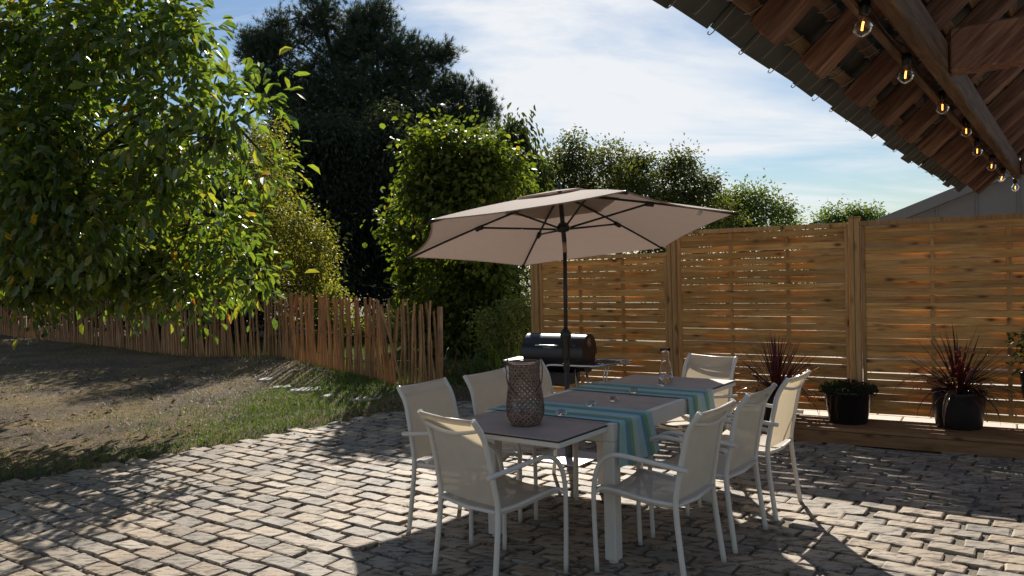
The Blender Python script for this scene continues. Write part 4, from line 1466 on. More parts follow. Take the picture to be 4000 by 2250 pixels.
def cordyline(root, z0, n_up, n_out, L, seed):
    rs = random.Random(seed)
    for k in range(n_up + n_out):
        upw = k < n_up
        az = k * 2.39996 + rs.uniform(-0.3, 0.3)
        el = R(88 - 62 * rs.random() ** 0.8) if upw else R(rs.uniform(5, 48))
        LL = L * (rs.uniform(0.75, 1.05) if upw else rs.uniform(0.8, 1.15))
        droop = rs.uniform(0.0, 0.45) if upw else rs.uniform(0.4, 2.9)
        w0 = rs.uniform(0.008, 0.0125)
        hd = Vector((math.cos(az), math.sin(az), 0)); sd = Vector((-math.sin(az), math.cos(az), 0))
        p_ = Vector((0.012 * math.cos(az), 0.012 * math.sin(az), z0 + rs.uniform(-0.01, 0.05)))
        rows = []; ns = 7; e_ = el
        for i in range(ns + 1):
            f = i / ns
            wd_ = w0 * (0.55 + 1.2 * f if f < 0.35 else 0.97 * (1 - ((f - 0.35) / 0.65) ** 1.6)) + 0.0004
            nrm = Vector((0, 0, 1)) * math.cos(e_) - hd * math.sin(e_)
            rows.append([p_ + sd * wd_ + nrm * wd_ * 0.35, p_, p_ - sd * wd_ + nrm * wd_ * 0.35])
            p_ = p_ + (hd * math.cos(e_) + Vector((0, 0, 1)) * math.sin(e_)) * (LL / ns)
            e_ -= droop * (LL / 0.5) / ns * (0.5 + f)
        b_ = MB(); b_.grid(rows)
        me = b_.mesh('leaf', M['cordyline'])
        ca = me.color_attributes.new('tint', 'FLOAT_COLOR', 'POINT')
        base = np.array(rs.choice([(0.085, 0.016, 0.022), (0.06, 0.014, 0.018), (0.12, 0.026, 0.03), (0.05, 0.020, 0.018)]))
        if not upw and rs.random() < 0.35: base = np.array((0.19, 0.115, 0.075))
        c4 = np.ones((len(me.vertices), 4), np.float32); c4[:, :3] = base
        ca.data.foreach_set('color', c4.ravel())
        link('leaf', me, root)


def soil(root, r_, z):
    b_ = MB(); b_.lathe([(0.0, z + 0.012), (r_ * 0.5, z + 0.008), (r_, z)], 24); b_.build('soil', M['soil'], root)


P1 = W(3035, 1632, 7.32); P2 = W(3314, 1645, 7.13); P3 = W(3746, 1672, 6.80)
bell = [(0.0, 0.0), (0.130, 0.0), (0.138, 0.01), (0.148, 0.10), (0.158, 0.20), (0.160, 0.245), (0.166, 0.262), (0.163, 0.272), (0.150, 0.268), (0.146, 0.22), (0.0, 0.21)]
p1 = pot('cordyline_pot', 'red cordyline with spiky leaves in a dark pot partly behind the sunlit chair', 'potted plant', (P1[0], P1[1], DZ), [(r_ * 0.95, z * 0.95) for r_, z in bell], 'pot_grey', 'red cordylines in pots on the deck')
soil(p1, 0.142, 0.22); cordyline(p1, 0.23, 50, 44, 0.60, 3)
p3 = pot('cordyline_pot', 'red cordyline with drooping leaves in a dark glazed pot, rightmost on the deck', 'potted plant', (P3[0], P3[1], DZ), [(r_ * 1.27, z * 1.13) for r_, z in bell], 'pot_grey', 'red cordylines in pots on the deck')
soil(p3, 0.178, 0.262); cordyline(p3, 0.27, 52, 56, 0.60, 8)
tub = [(0.0, 0.0), (0.150, 0.0), (0.158, 0.008), (0.200, 0.262), (0.214, 0.268), (0.216, 0.288), (0.206, 0.290), (0.198, 0.262), (0.0, 0.25)]
p2 = pot('black_tub', 'wide glossy black tub of low dark green plants in front of the fence post', 'potted plant', (P2[0], P2[1], DZ), tub, 'pot_black')
soil(p2, 0.195, 0.258)
n_ = 1500
a_ = rng.uniform(0, 6.28, n_); rr = 0.23 * np.sqrt(rng.random(n_))
pos = np.stack([rr * np.cos(a_), rr * np.sin(a_), 0.262 + rng.random(n_) ** 1.3 * 0.10 * (1.1 - rr / 0.4)], 1)
ax = unit(np.stack([np.cos(a_) * 0.6, np.sin(a_) * 0.6, rng.uniform(0.1, 1.2, n_)], 1) + rng.normal(size=(n_, 3)) * 0.5)
L_ = rng.uniform(0.018, 0.038, n_)
link('foliage', leaves_mesh('foliage', M['leaf_soft'], pos, ax, rng.normal(size=(n_, 3)), L_, L_ * 0.42, pick_cols(n_, [(0.02, 0.032, 0.014), (0.035, 0.035, 0.02), (0.05, 0.03, 0.045)], [5, 2, 1])), p2)
b_ = MB()
for k in range(9):
    a2 = k * 0.7; b_.tube([(0.1 * math.cos(a2), 0.1 * math.sin(a2), 0.25), (0.14 * math.cos(a2), 0.14 * math.sin(a2), 0.36 + 0.02 * math.sin(k * 3))], 0.0022, 4)
b_.build('stem', M['bark'], p2)
# planter hooked on the fence at the right edge
P4 = W(4048, 1500, 6.55)
p4 = pot('hanging_planter', 'dark planter with white flowers hooked on the fence at the right edge', 'potted plant', (P4[0], P4[1], P4[2] - 0.12), [(r_ * 0.7, z * 0.8) for r_, z in bell], 'pot_grey')
b_ = MB(); b_.tube([(0.0, 0.1, 0.215), (0.0, 0.18, 0.30), (0.0, 0.30, 0.30)], 0.004, 5); b_.build('hook', M['wire'], p4)
n_ = 500; pos = np.stack([rng.normal(0, 0.075, n_), rng.normal(0, 0.06, n_), 0.20 + rng.random(n_) * 0.34], 1)
ax = unit(rng.normal(size=(n_, 3)) + np.array([0, 0, 0.4])); L_ = rng.uniform(0.03, 0.055, n_)
link('foliage', leaves_mesh('foliage', M['leaf_soft'], pos, ax, rng.normal(size=(n_, 3)), L_, L_ * 0.4, pick_cols(n_, [(0.05, 0.08, 0.02), (0.08, 0.10, 0.03)], [2, 1])), p4)
fl = MB()
for k in range(5):
    a2 = k * 1.2566; fl.add([(0, 0, 0), (0.010 * math.cos(a2 - 0.5), 0.010 * math.sin(a2 - 0.5), 0.004), (0.017 * math.cos(a2), 0.017 * math.sin(a2), 0.003), (0.010 * math.cos(a2 + 0.5), 0.010 * math.sin(a2 + 0.5), 0.004)], [(0, 1, 2, 3)])
M['petal'] = simple('white_petal', (0.62, 0.6, 0.62), 0.7)
fl_me = fl.mesh('flower', M['petal'])
for k in range(16):
    o_ = link('flower', fl_me, p4, (rng.normal(-0.03, 0.06), rng.normal(0, 0.05), 0.46 + rng.random() * 0.10)); o_.rotation_euler = (rng.uniform(0.3, 1.6), rng.uniform(-0.6, 0.6), rng.uniform(-1, 1))

# ================================================================== lawn details
for k, (x, y, wx, wy, rz_, lb) in enumerate(((-2.5, 10.35, 0.72, 0.40, 0.3, 'largest pale stepping stone in the grass under the striped picket shadow'),
                                            (-3.5, 11.6, 0.42, 0.3, 0.5, 'pale stepping stone farthest out along the picket fence'),
                                            (-3.05, 10.85, 0.45, 0.26, 0.4, 'small pale stepping stone left of the largest one'),
                                            (-2.1, 9.7, 0.46, 0.28, 0.5, 'pale stepping stone between the largest one and the patio'),
                                            (-1.7, 9.33, 0.40, 0.26, 0.6, 'pale stepping stone nearest the patio edge'))):
    b_ = MB(); n2 = 9
    ring = [(wx / 2 * math.cos(q * 6.283 / n2) * random.uniform(0.85, 1.12), wy / 2 * math.sin(q * 6.283 / n2) * random.uniform(0.85, 1.12)) for q in range(n2)]
    vs = [(a2, c2, 0.0) for a2, c2 in ring] + [(a2 * 0.96, c2 * 0.96, 0.012) for a2, c2 in ring] + [(a2 * 1.02, c2 * 1.02, -0.05) for a2, c2 in ring]
    fs = [tuple(range(n2, 2 * n2))] + [(q, (q + 1) % n2, n2 + (q + 1) % n2, n2 + q) for q in range(n2)] + [(2 * n2 + q, 2 * n2 + (q + 1) % n2, (q + 1) % n2, q) for q in range(n2)]
    b_.add(vs, fs)
    o_ = b_.build('stepping_stone', M['slab'], None, (x, y, float(lawn_z(x, y)[0]) - 0.010)); o_.rotation_euler = (0, 0, rz_)
    tag(o_, lb, 'stepping stone', 'pale stepping stones sunk in the grass')

# grass blades: green beside the patio and the pickets, straw elsewhere
n_ = 640000
gxp = rng.uniform(-16, 1.2, n_); gyp = rng.uniform(3.0, 20.0, n_)
keep = (np.abs(gxp) < 0.635 * gyp + 1.0)
gxp, gyp = gxp[keep], gyp[keep]
dd_ = dist_poly(np.stack([gxp, gyp], 1), PATIO)
pth = np.full(len(gxp), 1e9)
Pg = np.stack([gxp, gyp], 1)
for i in range(len(PATH) - 1):
    a2, c2 = PATH[i], PATH[i + 1]; ab = c2 - a2
    t2 = np.clip(((Pg - a2) @ ab) / (ab @ ab), 0, 1); pth = np.minimum(pth, np.linalg.norm(Pg - (a2 + t2[:, None] * ab), axis=1))
nse = smooth_noise(gxp, gyp, 2.6) + 0.5 * smooth_noise(gxp + 7, gyp - 3, 6.0)
near_r = np.exp(-(((gxp + 2.2) / 1.4) ** 2 + ((gyp - 9.7) / 1.6) ** 2))
green = 1.1 * np.exp(-np.maximum(dd_, 0) / 0.42) + 1.2 * near_r + 0.5 * np.exp(-pth / 0.3) + 0.22 * nse
beyond = (gyp > np.interp(gxp, PATH[:, 0], PATH[:, 1])) | (gxp > -1.0)
green = np.where(beyond, 0.8 + 0.2 * nse, green)
dens = np.clip(0.13 + 0.87 * np.clip(green, 0, 1) + 0.14 * nse, 0.03, 1.0)
sel = (dd_ > np.where(rng.random(len(gxp)) < 0.3, -0.07, 0.0)) & (rng.random(len(gxp)) < dens * np.clip(12 / gyp, 0.25, 1.0))
gxp, gyp, green, dd_ = gxp[sel], gyp[sel], green[sel], dd_[sel]
n_ = len(gxp)
isg = rng.random(n_) < np.clip(green * 1.1, 0.04, 0.97)
hgt = np.where(isg, rng.uniform(0.025, 0.075, n_), rng.uniform(0.02, 0.06, n_)) * np.where(gyp > 11, 1.2, 1.0)
a_ = rng.uniform(0, 6.28, n_); lean = np.where(isg, rng.uniform(0.1, 0.8, n_), rng.uniform(0.6, 2.5, n_))
zb = lawn_z(gxp, gyp) - 0.004
p0 = np.stack([gxp, gyp, zb], 1)
hd = np.stack([np.cos(a_), np.sin(a_), np.zeros(n_)], 1); sd = np.stack([-np.sin(a_), np.cos(a_), np.zeros(n_)], 1)
wv = rng.uniform(0.0024, 0.0048, n_)[:, None]
dv = unit(hd * lean[:, None] + np.array([0, 0, 1.0])); d2 = unit(hd * (lean * 2.0 + 0.2)[:, None] + np.array([0, 0, 1.0]))
m1 = p0 + dv * (hgt * 0.6)[:, None]; tp = m1 + d2 * (hgt * 0.55)[:, None]
V = np.stack([p0 - sd * wv, p0 + sd * wv, m1 + sd * wv * 0.7, tp, m1 - sd * wv * 0.7], 1).reshape(-1, 3)
idx = np.arange(n_)[:, None] * 5
Fq = np.concatenate([idx + np.array([[0, 1, 2, 4]]), idx + np.array([[4, 2, 3, 3]])])
Ft = np.concatenate([idx + np.array([[0, 1, 2]]), idx + np.array([[0, 2, 4]]), idx + np.array([[4, 2, 3]])])
cg = pick_cols(n_, [(0.095, 0.145, 0.026), (0.125, 0.170, 0.034), (0.065, 0.105, 0.022)], [3, 2, 2]); cd = pick_cols(n_, [(0.20, 0.14, 0.082), (0.13, 0.085, 0.052), (0.29, 0.22, 0.14)], [3, 3, 0.8])
tag(link('grass', np_mesh('grass', V, Ft, M['blade'], np.repeat(np.where(isg[:, None], cg, cd), 5, 0))), kind='stuff')

# fallen leaves scattered over lawn and patio edge
n_ = 300
lxp = rng.uniform(-9, -0.9, n_ * 4); lyp = rng.uniform(4.5, 14, n_ * 4)
ok_ = (np.abs(lxp) < 0.66 * lyp) & (dist_poly(np.stack([lxp, lyp], 1), PATIO) > -0.9) & (lyp < np.interp(lxp, PATH[:, 0], PATH[:, 1]) - 0.1)
lxp, lyp = lxp[ok_][:n_], lyp[ok_][:n_]; n_ = len(lxp)
lz = np.where(dist_poly(np.stack([lxp, lyp], 1), PATIO) > 0, lawn_z(lxp, lyp) + 0.02, 0.012)
pos = np.stack([lxp, lyp, lz], 1); ax = unit(np.stack([rng.normal(size=n_), rng.normal(size=n_), rng.normal(size=n_) * 0.15], 1))
L_ = rng.uniform(0.03, 0.085, n_)
tag(link('leaf_litter', leaves_mesh('leaf_litter', M['litter'], pos, ax, np.array([0, 0, 1.0]) + rng.normal(size=(n_, 3)) * 0.35, L_, L_ * 0.5,
         pick_cols(n_, [(0.24, 0.16, 0.09), (0.42, 0.36, 0.28), (0.14, 0.08, 0.045), (0.20, 0.11, 0.05)], [3, 1.0, 4, 1]))), kind='stuff')

# ================================================================== trees and shrubs
def tree(name, label, cat, lobes, clumps, per, sigma, L, ratio, palette, weights, mat='leaf_soft', base=None, trunk_r=0.12, limbs=10, group=None,
         droop=0.3, shell=0.55, var=0.3, crown='crown', sub=4):
    cen = np.mean([c_ for c_, r_ in lobes], 0)
    main_lobes = lobes
    if sub:
        extra = []
        for c_, r_ in lobes:
            for k in range(sub):
                d = unit(rng.normal(size=3) + np.array([0, 0, 0.35])); f_ = rng.uniform(0.28, 0.5)
                extra.append((c_ + d * r_ * rng.uniform(0.72, 1.0), r_ * f_))
        lobes = [(c_, r_ * 0.86) for c_, r_ in lobes] + extra
    bx, by = (base if base is not None else (cen[0], cen[1]))
    root = thing(name, label, cat, (bx, by, 0), 0, group)
    o3 = np.array([bx, by, 0])
    pos, ax, nr, LL, Wd, cp = crown_leaves([(c_ - o3, r_) for c_, r_ in lobes], clumps, per, sigma, L, ratio, droop, shell)
    cols = pick_cols(len(pos), palette, weights, var)
    keepz = pos[:, 2] > 0.02
    link(crown, leaves_mesh(crown, M[mat], pos[keepz], ax[keepz], nr[keepz], LL[keepz], Wd[keepz], cols[keepz]), root)
    b_ = MB()
    fork = Vector((0.1 * random.uniform(-1, 1), 0, max(0.4, (cen[2]) * 0.6)))
    limb(b_, (0, 0, -0.15), fork, trunk_r, trunk_r * 0.7, 0.06, 9)
    tgt = [Vector(c_ - o3) for c_, r_ in main_lobes]
    for t_ in tgt: limb(b_, fork, t_, trunk_r * 0.5, trunk_r * 0.12, 0.15, 6)
    for k in range(limbs):
        q = cp[rng.integers(len(cp))]; t_ = min(tgt, key=lambda w_: (w_ - Vector(q)).length)
        limb(b_, fork.lerp(t_, random.uniform(0.5, 1)), q, trunk_r * 0.16, trunk_r * 0.04, 0.12, 5, 4)
    b_.build('trunk', M['bark'], root)
    return root


# --- big glossy tree on the left, its branches reaching over the lawn
big_lobes = lobes_px([(130, 470, 190, 120, 7.1), (60, 600, 130, 90, 7.3), (230, 590, 110, 80, 7.2), (360, 500, 90, 70, 7.1), (90, 330, 150, 100, 7.1),
    (60, 60, 250, 200, 7.60), (300, 60, 200, 150, 7.30), (450, 90, 75, 110, 7.10), (120, 300, 280, 190, 7.40), (400, 260, 150, 150, 6.90), (560, 270, 95, 80, 6.80),
    (650, 255, 55, 42, 6.80), (520, 170, 55, 60, 6.90), (230, 480, 260, 160, 7.84), (470, 420, 130, 90, 7.39), (560, 350, 80, 50, 6.70), (640, 430, 75, 35, 7.28),
    (120, 640, 200, 110, 8.93), (360, 620, 150, 100, 8.31), (540, 560, 90, 80, 8.06), (590, 640, 60, 42, 8.00), (640, 705, 68, 30, 7.94), (470, 700, 60, 60, 7.94),
    (70, 735, 60, 70, 8.56), (230, 715, 80, 45, 8.43), (360, 720, 45, 40, 8.31), (475, 765, 38, 42, 7.94)], 0.36)
off_lobes = [(np.array([-6.3, 7.9, 3.2]), np.array([1.3, 1.5, 1.8])), (np.array([-5.6, 7.0, 4.4]), np.array([1.2, 1.3, 1.2])), 
             (np.array([-6.9, 8.6, 4.7]), np.array([1.4, 1.4, 1.5])), (np.array([-4.3, 9.3, 2.15]), np.array([0.85, 0.7, 0.8])), (np.array([-3.45, 9.2, 1.85]), np.array([0.6, 0.5, 0.55])), (np.array([-4.6, 8.6, 3.0]), np.array([0.8, 0.6, 0.5])), (np.array([-3.9, 8.7, 1.65]), np.array([0.75, 0.5, 0.4])),
             (np.array([-5.6, 9.7, 2.6]), np.array([1.0, 0.8, 0.9])), (np.array([-6.0, 11.2, 2.6]), np.array([1.0, 0.7, 0.9]))]
bx, by = -6.4, 9.3
bigt = thing('glossy_leaf_tree', 'large tree with glossy oval leaves leaning in over the lawn on the left', 'tree', (bx, by, 0))
o3 = np.array([bx, by, 0])
A1 = crown_leaves([(c_ - o3, r_) for c_, r_ in big_lobes], 1200, 10, 0.12, 0.128, 0.42, 0.4, 0.5)
A2 = crown_leaves([(c_ - o3, r_) for c_, r_ in off_lobes], 1050, 13, 0.13, 0.135, 0.44, 0.45, 0.4)
pos, ax, nr, LL, Wd = [np.concatenate([A1[i], A2[i]]) for i in range(5)]
cols = pick_cols(len(pos), [(0.088, 0.128, 0.030), (0.062, 0.104, 0.028), (0.130, 0.165, 0.032), (0.170, 0.175, 0.034), (0.34, 0.23, 0.02), (0.28, 0.12, 0.02)], [6, 5, 3.4, 1.2, 0.16, 0.07], 0.25)
# the nearest leaves in view are leaves of their own
vis = []
wpos = pos + o3
for i in range(len(pos)):
    x, y = proj(wpos[i])
    vis.append(wpos[i][1] if (0 < x < 4000 and 0 < y < 2250) else 99)
near_i = np.argsort(vis)[:300]
mask = np.ones(len(pos), bool); mask[near_i] = False
tag(link('foliage', leaves_mesh('foliage', M['leaf'], pos[mask], ax[mask], nr[mask], LL[mask], Wd[mask], cols[mask]), bigt), kind='stuff')
lv = []
for k in range(8):
    lv.append(leaves_mesh('leaf', M['leaf'], np.zeros((1, 3)), np.array([[1.0, 0, 0]]), np.array([[0, 0, 1.0]]), np.array([1.0]), np.array([0.44]), cols[near_i[k * 30]][None]))
for i in near_i:
    a2 = Vector(ax[i]).normalized(); n2 = Vector(nr[i]); n2 = (n2 - a2 * n2.dot(a2)).normalized(); s2 = n2.cross(a2)
    o_ = link('leaf', random.choice(lv), bigt)
    o_.matrix_local = Matrix(((a2.x, s2.x, n2.x, pos[i][0]), (a2.y, s2.y, n2.y, pos[i][1]), (a2.z, s2.z, n2.z, pos[i][2]), (0, 0, 0, 1))) @ Matrix.Scale(float(LL[i]), 4)
b_ = MB()
fork = Vector((0.1, -0.1, 1.5)); limb(b_, (0, 0, -0.2), fork, 0.19, 0.14, 0.05, 10)
b_.build('trunk', M['bark'], bigt)
for c_, r_ in (big_lobes + off_lobes)[5::2]:
    b_ = MB(); t_ = Vector(c_ - o3); limb(b_, fork, t_, 0.042, 0.010, 0.16, 7, 8)
    for k in range(5):
        q = A1[5][rng.integers(len(A1[5]))]
        best = min((A1[5][rng.integers(len(A1[5]))] for _ in range(30)), key=lambda w_: (Vector(w_) - t_).length)
        limb(b_, fork.lerp(t_, random.uniform(0.55, 1.0)), best, 0.018, 0.005, 0.15, 5, 4)
    b_.build('branch', M['bark'], bigt)

# --- shrub left of the pine, lit yellow green
tree('small_leaf_shrub', 'tall yellow green small leaved shrub behind the paling fence beside the glossy tree', 'shrub',
     lobes_px([(640, 430, 90, 110, 16.88), (690, 560, 110, 110, 16.30), (740, 640, 95, 80, 16.07), (790, 610, 55, 60, 16.07), (620, 640, 100, 90, 16.53), (730, 560, 70, 60, 16.07), (670, 720, 150, 60, 16.65), (800, 680, 45, 50, 16.30)]),
     620, 30, 0.12, 0.062, 0.6, [(0.12, 0.12, 0.03), (0.08, 0.10, 0.025), (0.18, 0.165, 0.05)], [3, 2, 2], base=(-4.0, 17.0), trunk_r=0.08)
tree('climbing_bush', 'low bright leafy bush showing just over the middle of the paling fence', 'shrub',
     lobes_px([(800, 745, 48, 30, 16.98), (840, 735, 25, 18, 16.98), (760, 790, 60, 40, 17.20), (950, 850, 70, 45, 17.6), (1000, 830, 50, 50, 18), (830, 800, 60, 45, 17.20), (900, 850, 70, 45, 17.42)]), 300, 26, 0.10, 0.075, 0.6,
     [(0.16, 0.17, 0.05), (0.10, 0.13, 0.03), (0.24, 0.23, 0.12)], [2, 2, 1], base=(-4.0, 17.6), trunk_r=0.04)

# --- hazel beside the end of the paling fence
tree('hazel_bush', 'tall hazel bush with round light green leaves beside the end of the paling fence', 'shrub',
     lobes_px([(1150, 400, 110, 80, 12.3), (1085, 450, 75, 85, 12.3), (1220, 450, 90, 80, 12.3), (1160, 520, 140, 110, 12.3), (1040, 560, 52, 55, 14.0), (1000, 520, 26, 24, 14.0), (985, 575, 24, 20, 14.0), (1075, 650, 60, 80, 15.3), (1180, 650, 150, 120, 14.6), (1270, 560, 70, 90, 13.8), (1075, 780, 55, 60, 15.6), (1200, 800, 140, 100, 14.4), (1110, 800, 70, 90, 14.2), (1160, 900, 110, 60, 14.2), (1120, 880, 80, 70, 15.4), (1310, 470, 30, 30, 13.4)]),
     1350, 26, 0.13, 0.095, 0.78, [(0.075, 0.105, 0.020), (0.055, 0.085, 0.018), (0.12, 0.14, 0.025), (0.20, 0.17, 0.025)], [4, 3, 2.4, 0.35], base=(-0.75, 14.9), trunk_r=0.07, droop=0.6, limbs=20)

# --- pine
pl_ = lobes_px([(900, 60, 45, 40, 34.0), (700, 60, 30, 30, 33.8), (620, 100, 28, 22, 33.6), (1010, 130, 60, 50, 33.8), (1230, 275, 25, 22, 33.4), (1150, 310, 60, 40, 33.5), (780, 280, 110, 60, 33.8), (960, 290, 120, 60, 33.6), (800, 40, 60, 55, 34.0), (700, 110, 70, 50, 34.0), (650, 130, 45, 45, 33.4), (930, 90, 75, 65, 34.0), (960, 25, 28, 32, 34.0), (860, 130, 90, 60, 34.3), (740, 200, 100, 60, 34.0), (660, 215, 50, 35, 33.4), (900, 230, 110, 80, 34.0),
                (1060, 150, 50, 35, 33.4), (1110, 135, 40, 30, 33.3), (1000, 200, 60, 60, 34.0), (1080, 220, 70, 45, 33.7), (1150, 235, 40, 40, 33.3), (1210, 250, 30, 32, 33.3), (1180, 300, 55, 35, 33.3), (1090, 300, 90, 50, 33.7),
                (850, 320, 120, 80, 34.0), (980, 350, 130, 90, 33.7), (760, 340, 90, 80, 34.0), (1120, 370, 90, 60, 33.7), (880, 460, 150, 90, 34.0), (1020, 480, 110, 90, 33.7), (770, 480, 90, 90, 34.3)], 1.1)
pine = thing('pine_tree', 'tall dark pine towering behind the paling fence against the sky', 'tree', (float(np.mean([c_[0] for c_, r_ in pl_])), 34.2, 0))
o3 = np.array([pine.location.x, 34.2, 0])
tuft_n = 7200
pos, ax, nr, LL, Wd, cp = crown_leaves([(c_ - o3, r_) for c_, r_ in pl_], 2700, 13, 0.20, 0.15, 0.1, -0.75, 0.5)
NN = 15
N_ = len(pos)
ti = np.repeat(np.arange(N_), NN)
dirs = unit(ax[ti] * 0.75 + rng.normal(size=(N_ * NN, 3)) * 0.55)
ln = rng.uniform(0.15, 0.27, N_ * NN)[:, None]
st_ = pos[ti] - ax[ti] * rng.uniform(0.0, 0.12, (N_ * NN, 1))
sdv = unit(np.cross(dirs, rng.normal(size=dirs.shape))) * 0.011
V = np.stack([st_ - sdv, st_ + sdv, st_ + dirs * ln], 1).reshape(-1, 3)
Ft = np.arange(len(V)).reshape(-1, 3)
cols = pick_cols(N_, [(0.042, 0.064, 0.044), (0.056, 0.078, 0.052), (0.085, 0.085, 0.05)], [4, 3, 0.6], 0.3)
link('crown', np_mesh('crown', V, Ft, M['needle'], np.repeat(cols, NN * 3, 0)), pine)
b_ = MB()
ttop = Vector(W(800 * 1.5528, 10, 34.2)) - Vector(o3)
ttop2 = Vector(W(945 * 1.5528, 20, 34.2)) - Vector(o3)
f0 = Vector((0.3, 0, 3.0))
limb(b_, (0.9, 0, -0.2), f0, 0.32, 0.27, 0.05, 10); limb(b_, f0, ttop, 0.22, 0.03, 0.05, 8, 10); limb(b_, f0, ttop2, 0.2, 0.03, 0.06, 8, 10)
for c_, r_ in pl_:
    t_ = Vector(c_ - o3); f = min(0.95, max(0.15, (t_.z - 0.8) / ttop.z)); a2 = f0.lerp(ttop if t_.x < 0.4 else ttop2, max(0, f - 0.18))
    limb(b_, a2, t_ + Vector((0, 0, 0.1)), 0.07, 0.025, 0.12, 6)
    for k in range(4):
        q = min((Vector(cp[rng.integers(len(cp))]) for _ in range(40)), key=lambda w_: (w_ - t_).length); limb(b_, t_, q, 0.03, 0.012, 0.1, 5, 3)
b_.build('trunk', M['bark'], pine)

# --- dark trees around the foot of the pine
DK = [(0.026, 0.038, 0.020), (0.034, 0.046, 0.024), (0.046, 0.054, 0.028)]
tree('weeping_tree', 'dark weeping tree with narrow hanging leaves in front of the pine', 'tree',
     lobes_px([(735, 350, 50, 60, 26.5), (850, 360, 45, 70, 26.5), (800, 430, 100, 110, 26.5), (840, 560, 110, 110, 26.5), (860, 690, 110, 70, 26.5), (930, 440, 85, 80, 26.5), (965, 330, 35, 60, 26.5), (950, 580, 110, 110, 26.5), (1010, 680, 90, 90, 26.5), (1060, 420, 60, 100, 25.5), (1060, 560, 50, 90, 26.5)]),
     1350, 26, 0.30, 0.18, 0.34, DK, [3, 2, 1], mat='leaf_dark', base=(-6.0, 26.8), trunk_r=0.16, droop=1.0, sub=7)
tree('leaning_tree', 'dark tree with two leaning trunks behind the paling fence', 'tree',
     lobes_px([(760, 700, 130, 60, 20), (920, 700, 90, 50, 26), (1010, 640, 70, 60, 26), (1080, 600, 60, 100, 26)]), 420, 24, 0.2, 0.10, 0.45, DK, [3, 2, 1], mat='leaf_dark', base=(-2.6, 18.6), trunk_r=0.02)
lt = thing('tree_trunk', 'pair of thick dark leaning trunks seen over the right half of the paling fence', 'tree', (-2.05, 17.6, 0))
for (x0, x1) in ((0.35, -0.15), (0.95, 0.45)):
    b_ = MB(); limb(b_, (x0, 0, -0.2), (x1 - 0.25, 0.2, 3.4), 0.21, 0.13, 0.04, 9); b_.build('trunk', M['bark'], lt)
tree('drooping_cherry', 'dark cherry tree with drooping leaf sprays behind the top right of the hazel bush', 'tree',
     lobes_px([(1270, 350, 45, 40, 17), (1310, 345, 30, 32, 17), (1260, 400, 60, 60, 17), (1330, 400, 22, 30, 17), (1320, 450, 45, 50, 17), (1290, 480, 60, 50, 17)]), 210, 24, 0.17, 0.13, 0.36,
     [(0.036, 0.05, 0.02), (0.05, 0.062, 0.024)], [2, 1], base=(0.1, 17), trunk_r=0.09, droop=1.6)

# --- trees beyond the slatted fence
OL = [(0.062, 0.075, 0.026), (0.085, 0.095, 0.030), (0.045, 0.058, 0.022)]
tree('round_tree', 'broad olive green tree above the parasol top, left of two similar crowns', 'tree',
     lobes_px([(1435, 365, 40, 28, 19), (1340, 460, 60, 50, 19), (1580, 470, 60, 60, 19.2), (1390, 420, 70, 50, 19), (1490, 420, 80, 50, 19), (1430, 480, 110, 60, 19), (1540, 410, 40, 25, 19), (1350, 500, 60, 50, 19), (1510, 510, 90, 60, 19), (1430, 560, 120, 60, 19.2)]), 760, 26, 0.125, 0.075, 0.55, OL, [3, 2, 2], base=(1.0, 19.3), trunk_r=0.13)
tree('round_tree', 'broad olive green tree above the right side of the parasol behind the fence', 'tree',
     lobes_px([(1560, 450, 50, 45, 20), (1800, 540, 60, 50, 20.3), (1630, 440, 70, 40, 20), (1700, 430, 60, 35, 20), (1760, 470, 40, 40, 20), (1650, 490, 100, 50, 20), (1740, 500, 70, 50, 20), (1600, 560, 110, 50, 20), (1720, 560, 110, 50, 20), (1790, 460, 18, 14, 20)]), 740, 26, 0.125, 0.078, 0.55, OL, [3, 2, 2], base=(2.7, 20.3), trunk_r=0.13)
tree('light_tree', 'lighter green loose crowned tree to the right of the parasol behind the fence', 'tree',
     lobes_px([(1830, 520, 40, 40, 22), (1990, 575, 25, 25, 22), (1880, 500, 50, 30, 22), (1930, 510, 40, 35, 22), (1970, 540, 30, 25, 22), (1850, 530, 50, 40, 22), (1900, 560, 90, 40, 22), (1830, 590, 60, 40, 22)]), 420, 24, 0.13, 0.085, 0.5, [(0.085, 0.12, 0.03), (0.065, 0.10, 0.028), (0.12, 0.15, 0.045)], [3, 2, 1], base=(4.1, 22.3), trunk_r=0.1)
tree('low_tree', 'small light green treetop beside the tall fence post and the grey gable', 'tree',
     lobes_px([(2100, 545, 45, 20, 24), (2150, 540, 30, 18, 24), (2190, 540, 30, 16, 24), (2130, 570, 70, 25, 24), (2200, 565, 40, 20, 24)]), 240, 22, 0.12, 0.085, 0.5, [(0.085, 0.12, 0.03), (0.065, 0.10, 0.028)], [3, 2], base=(6.5, 24.2), trunk_r=0.09)

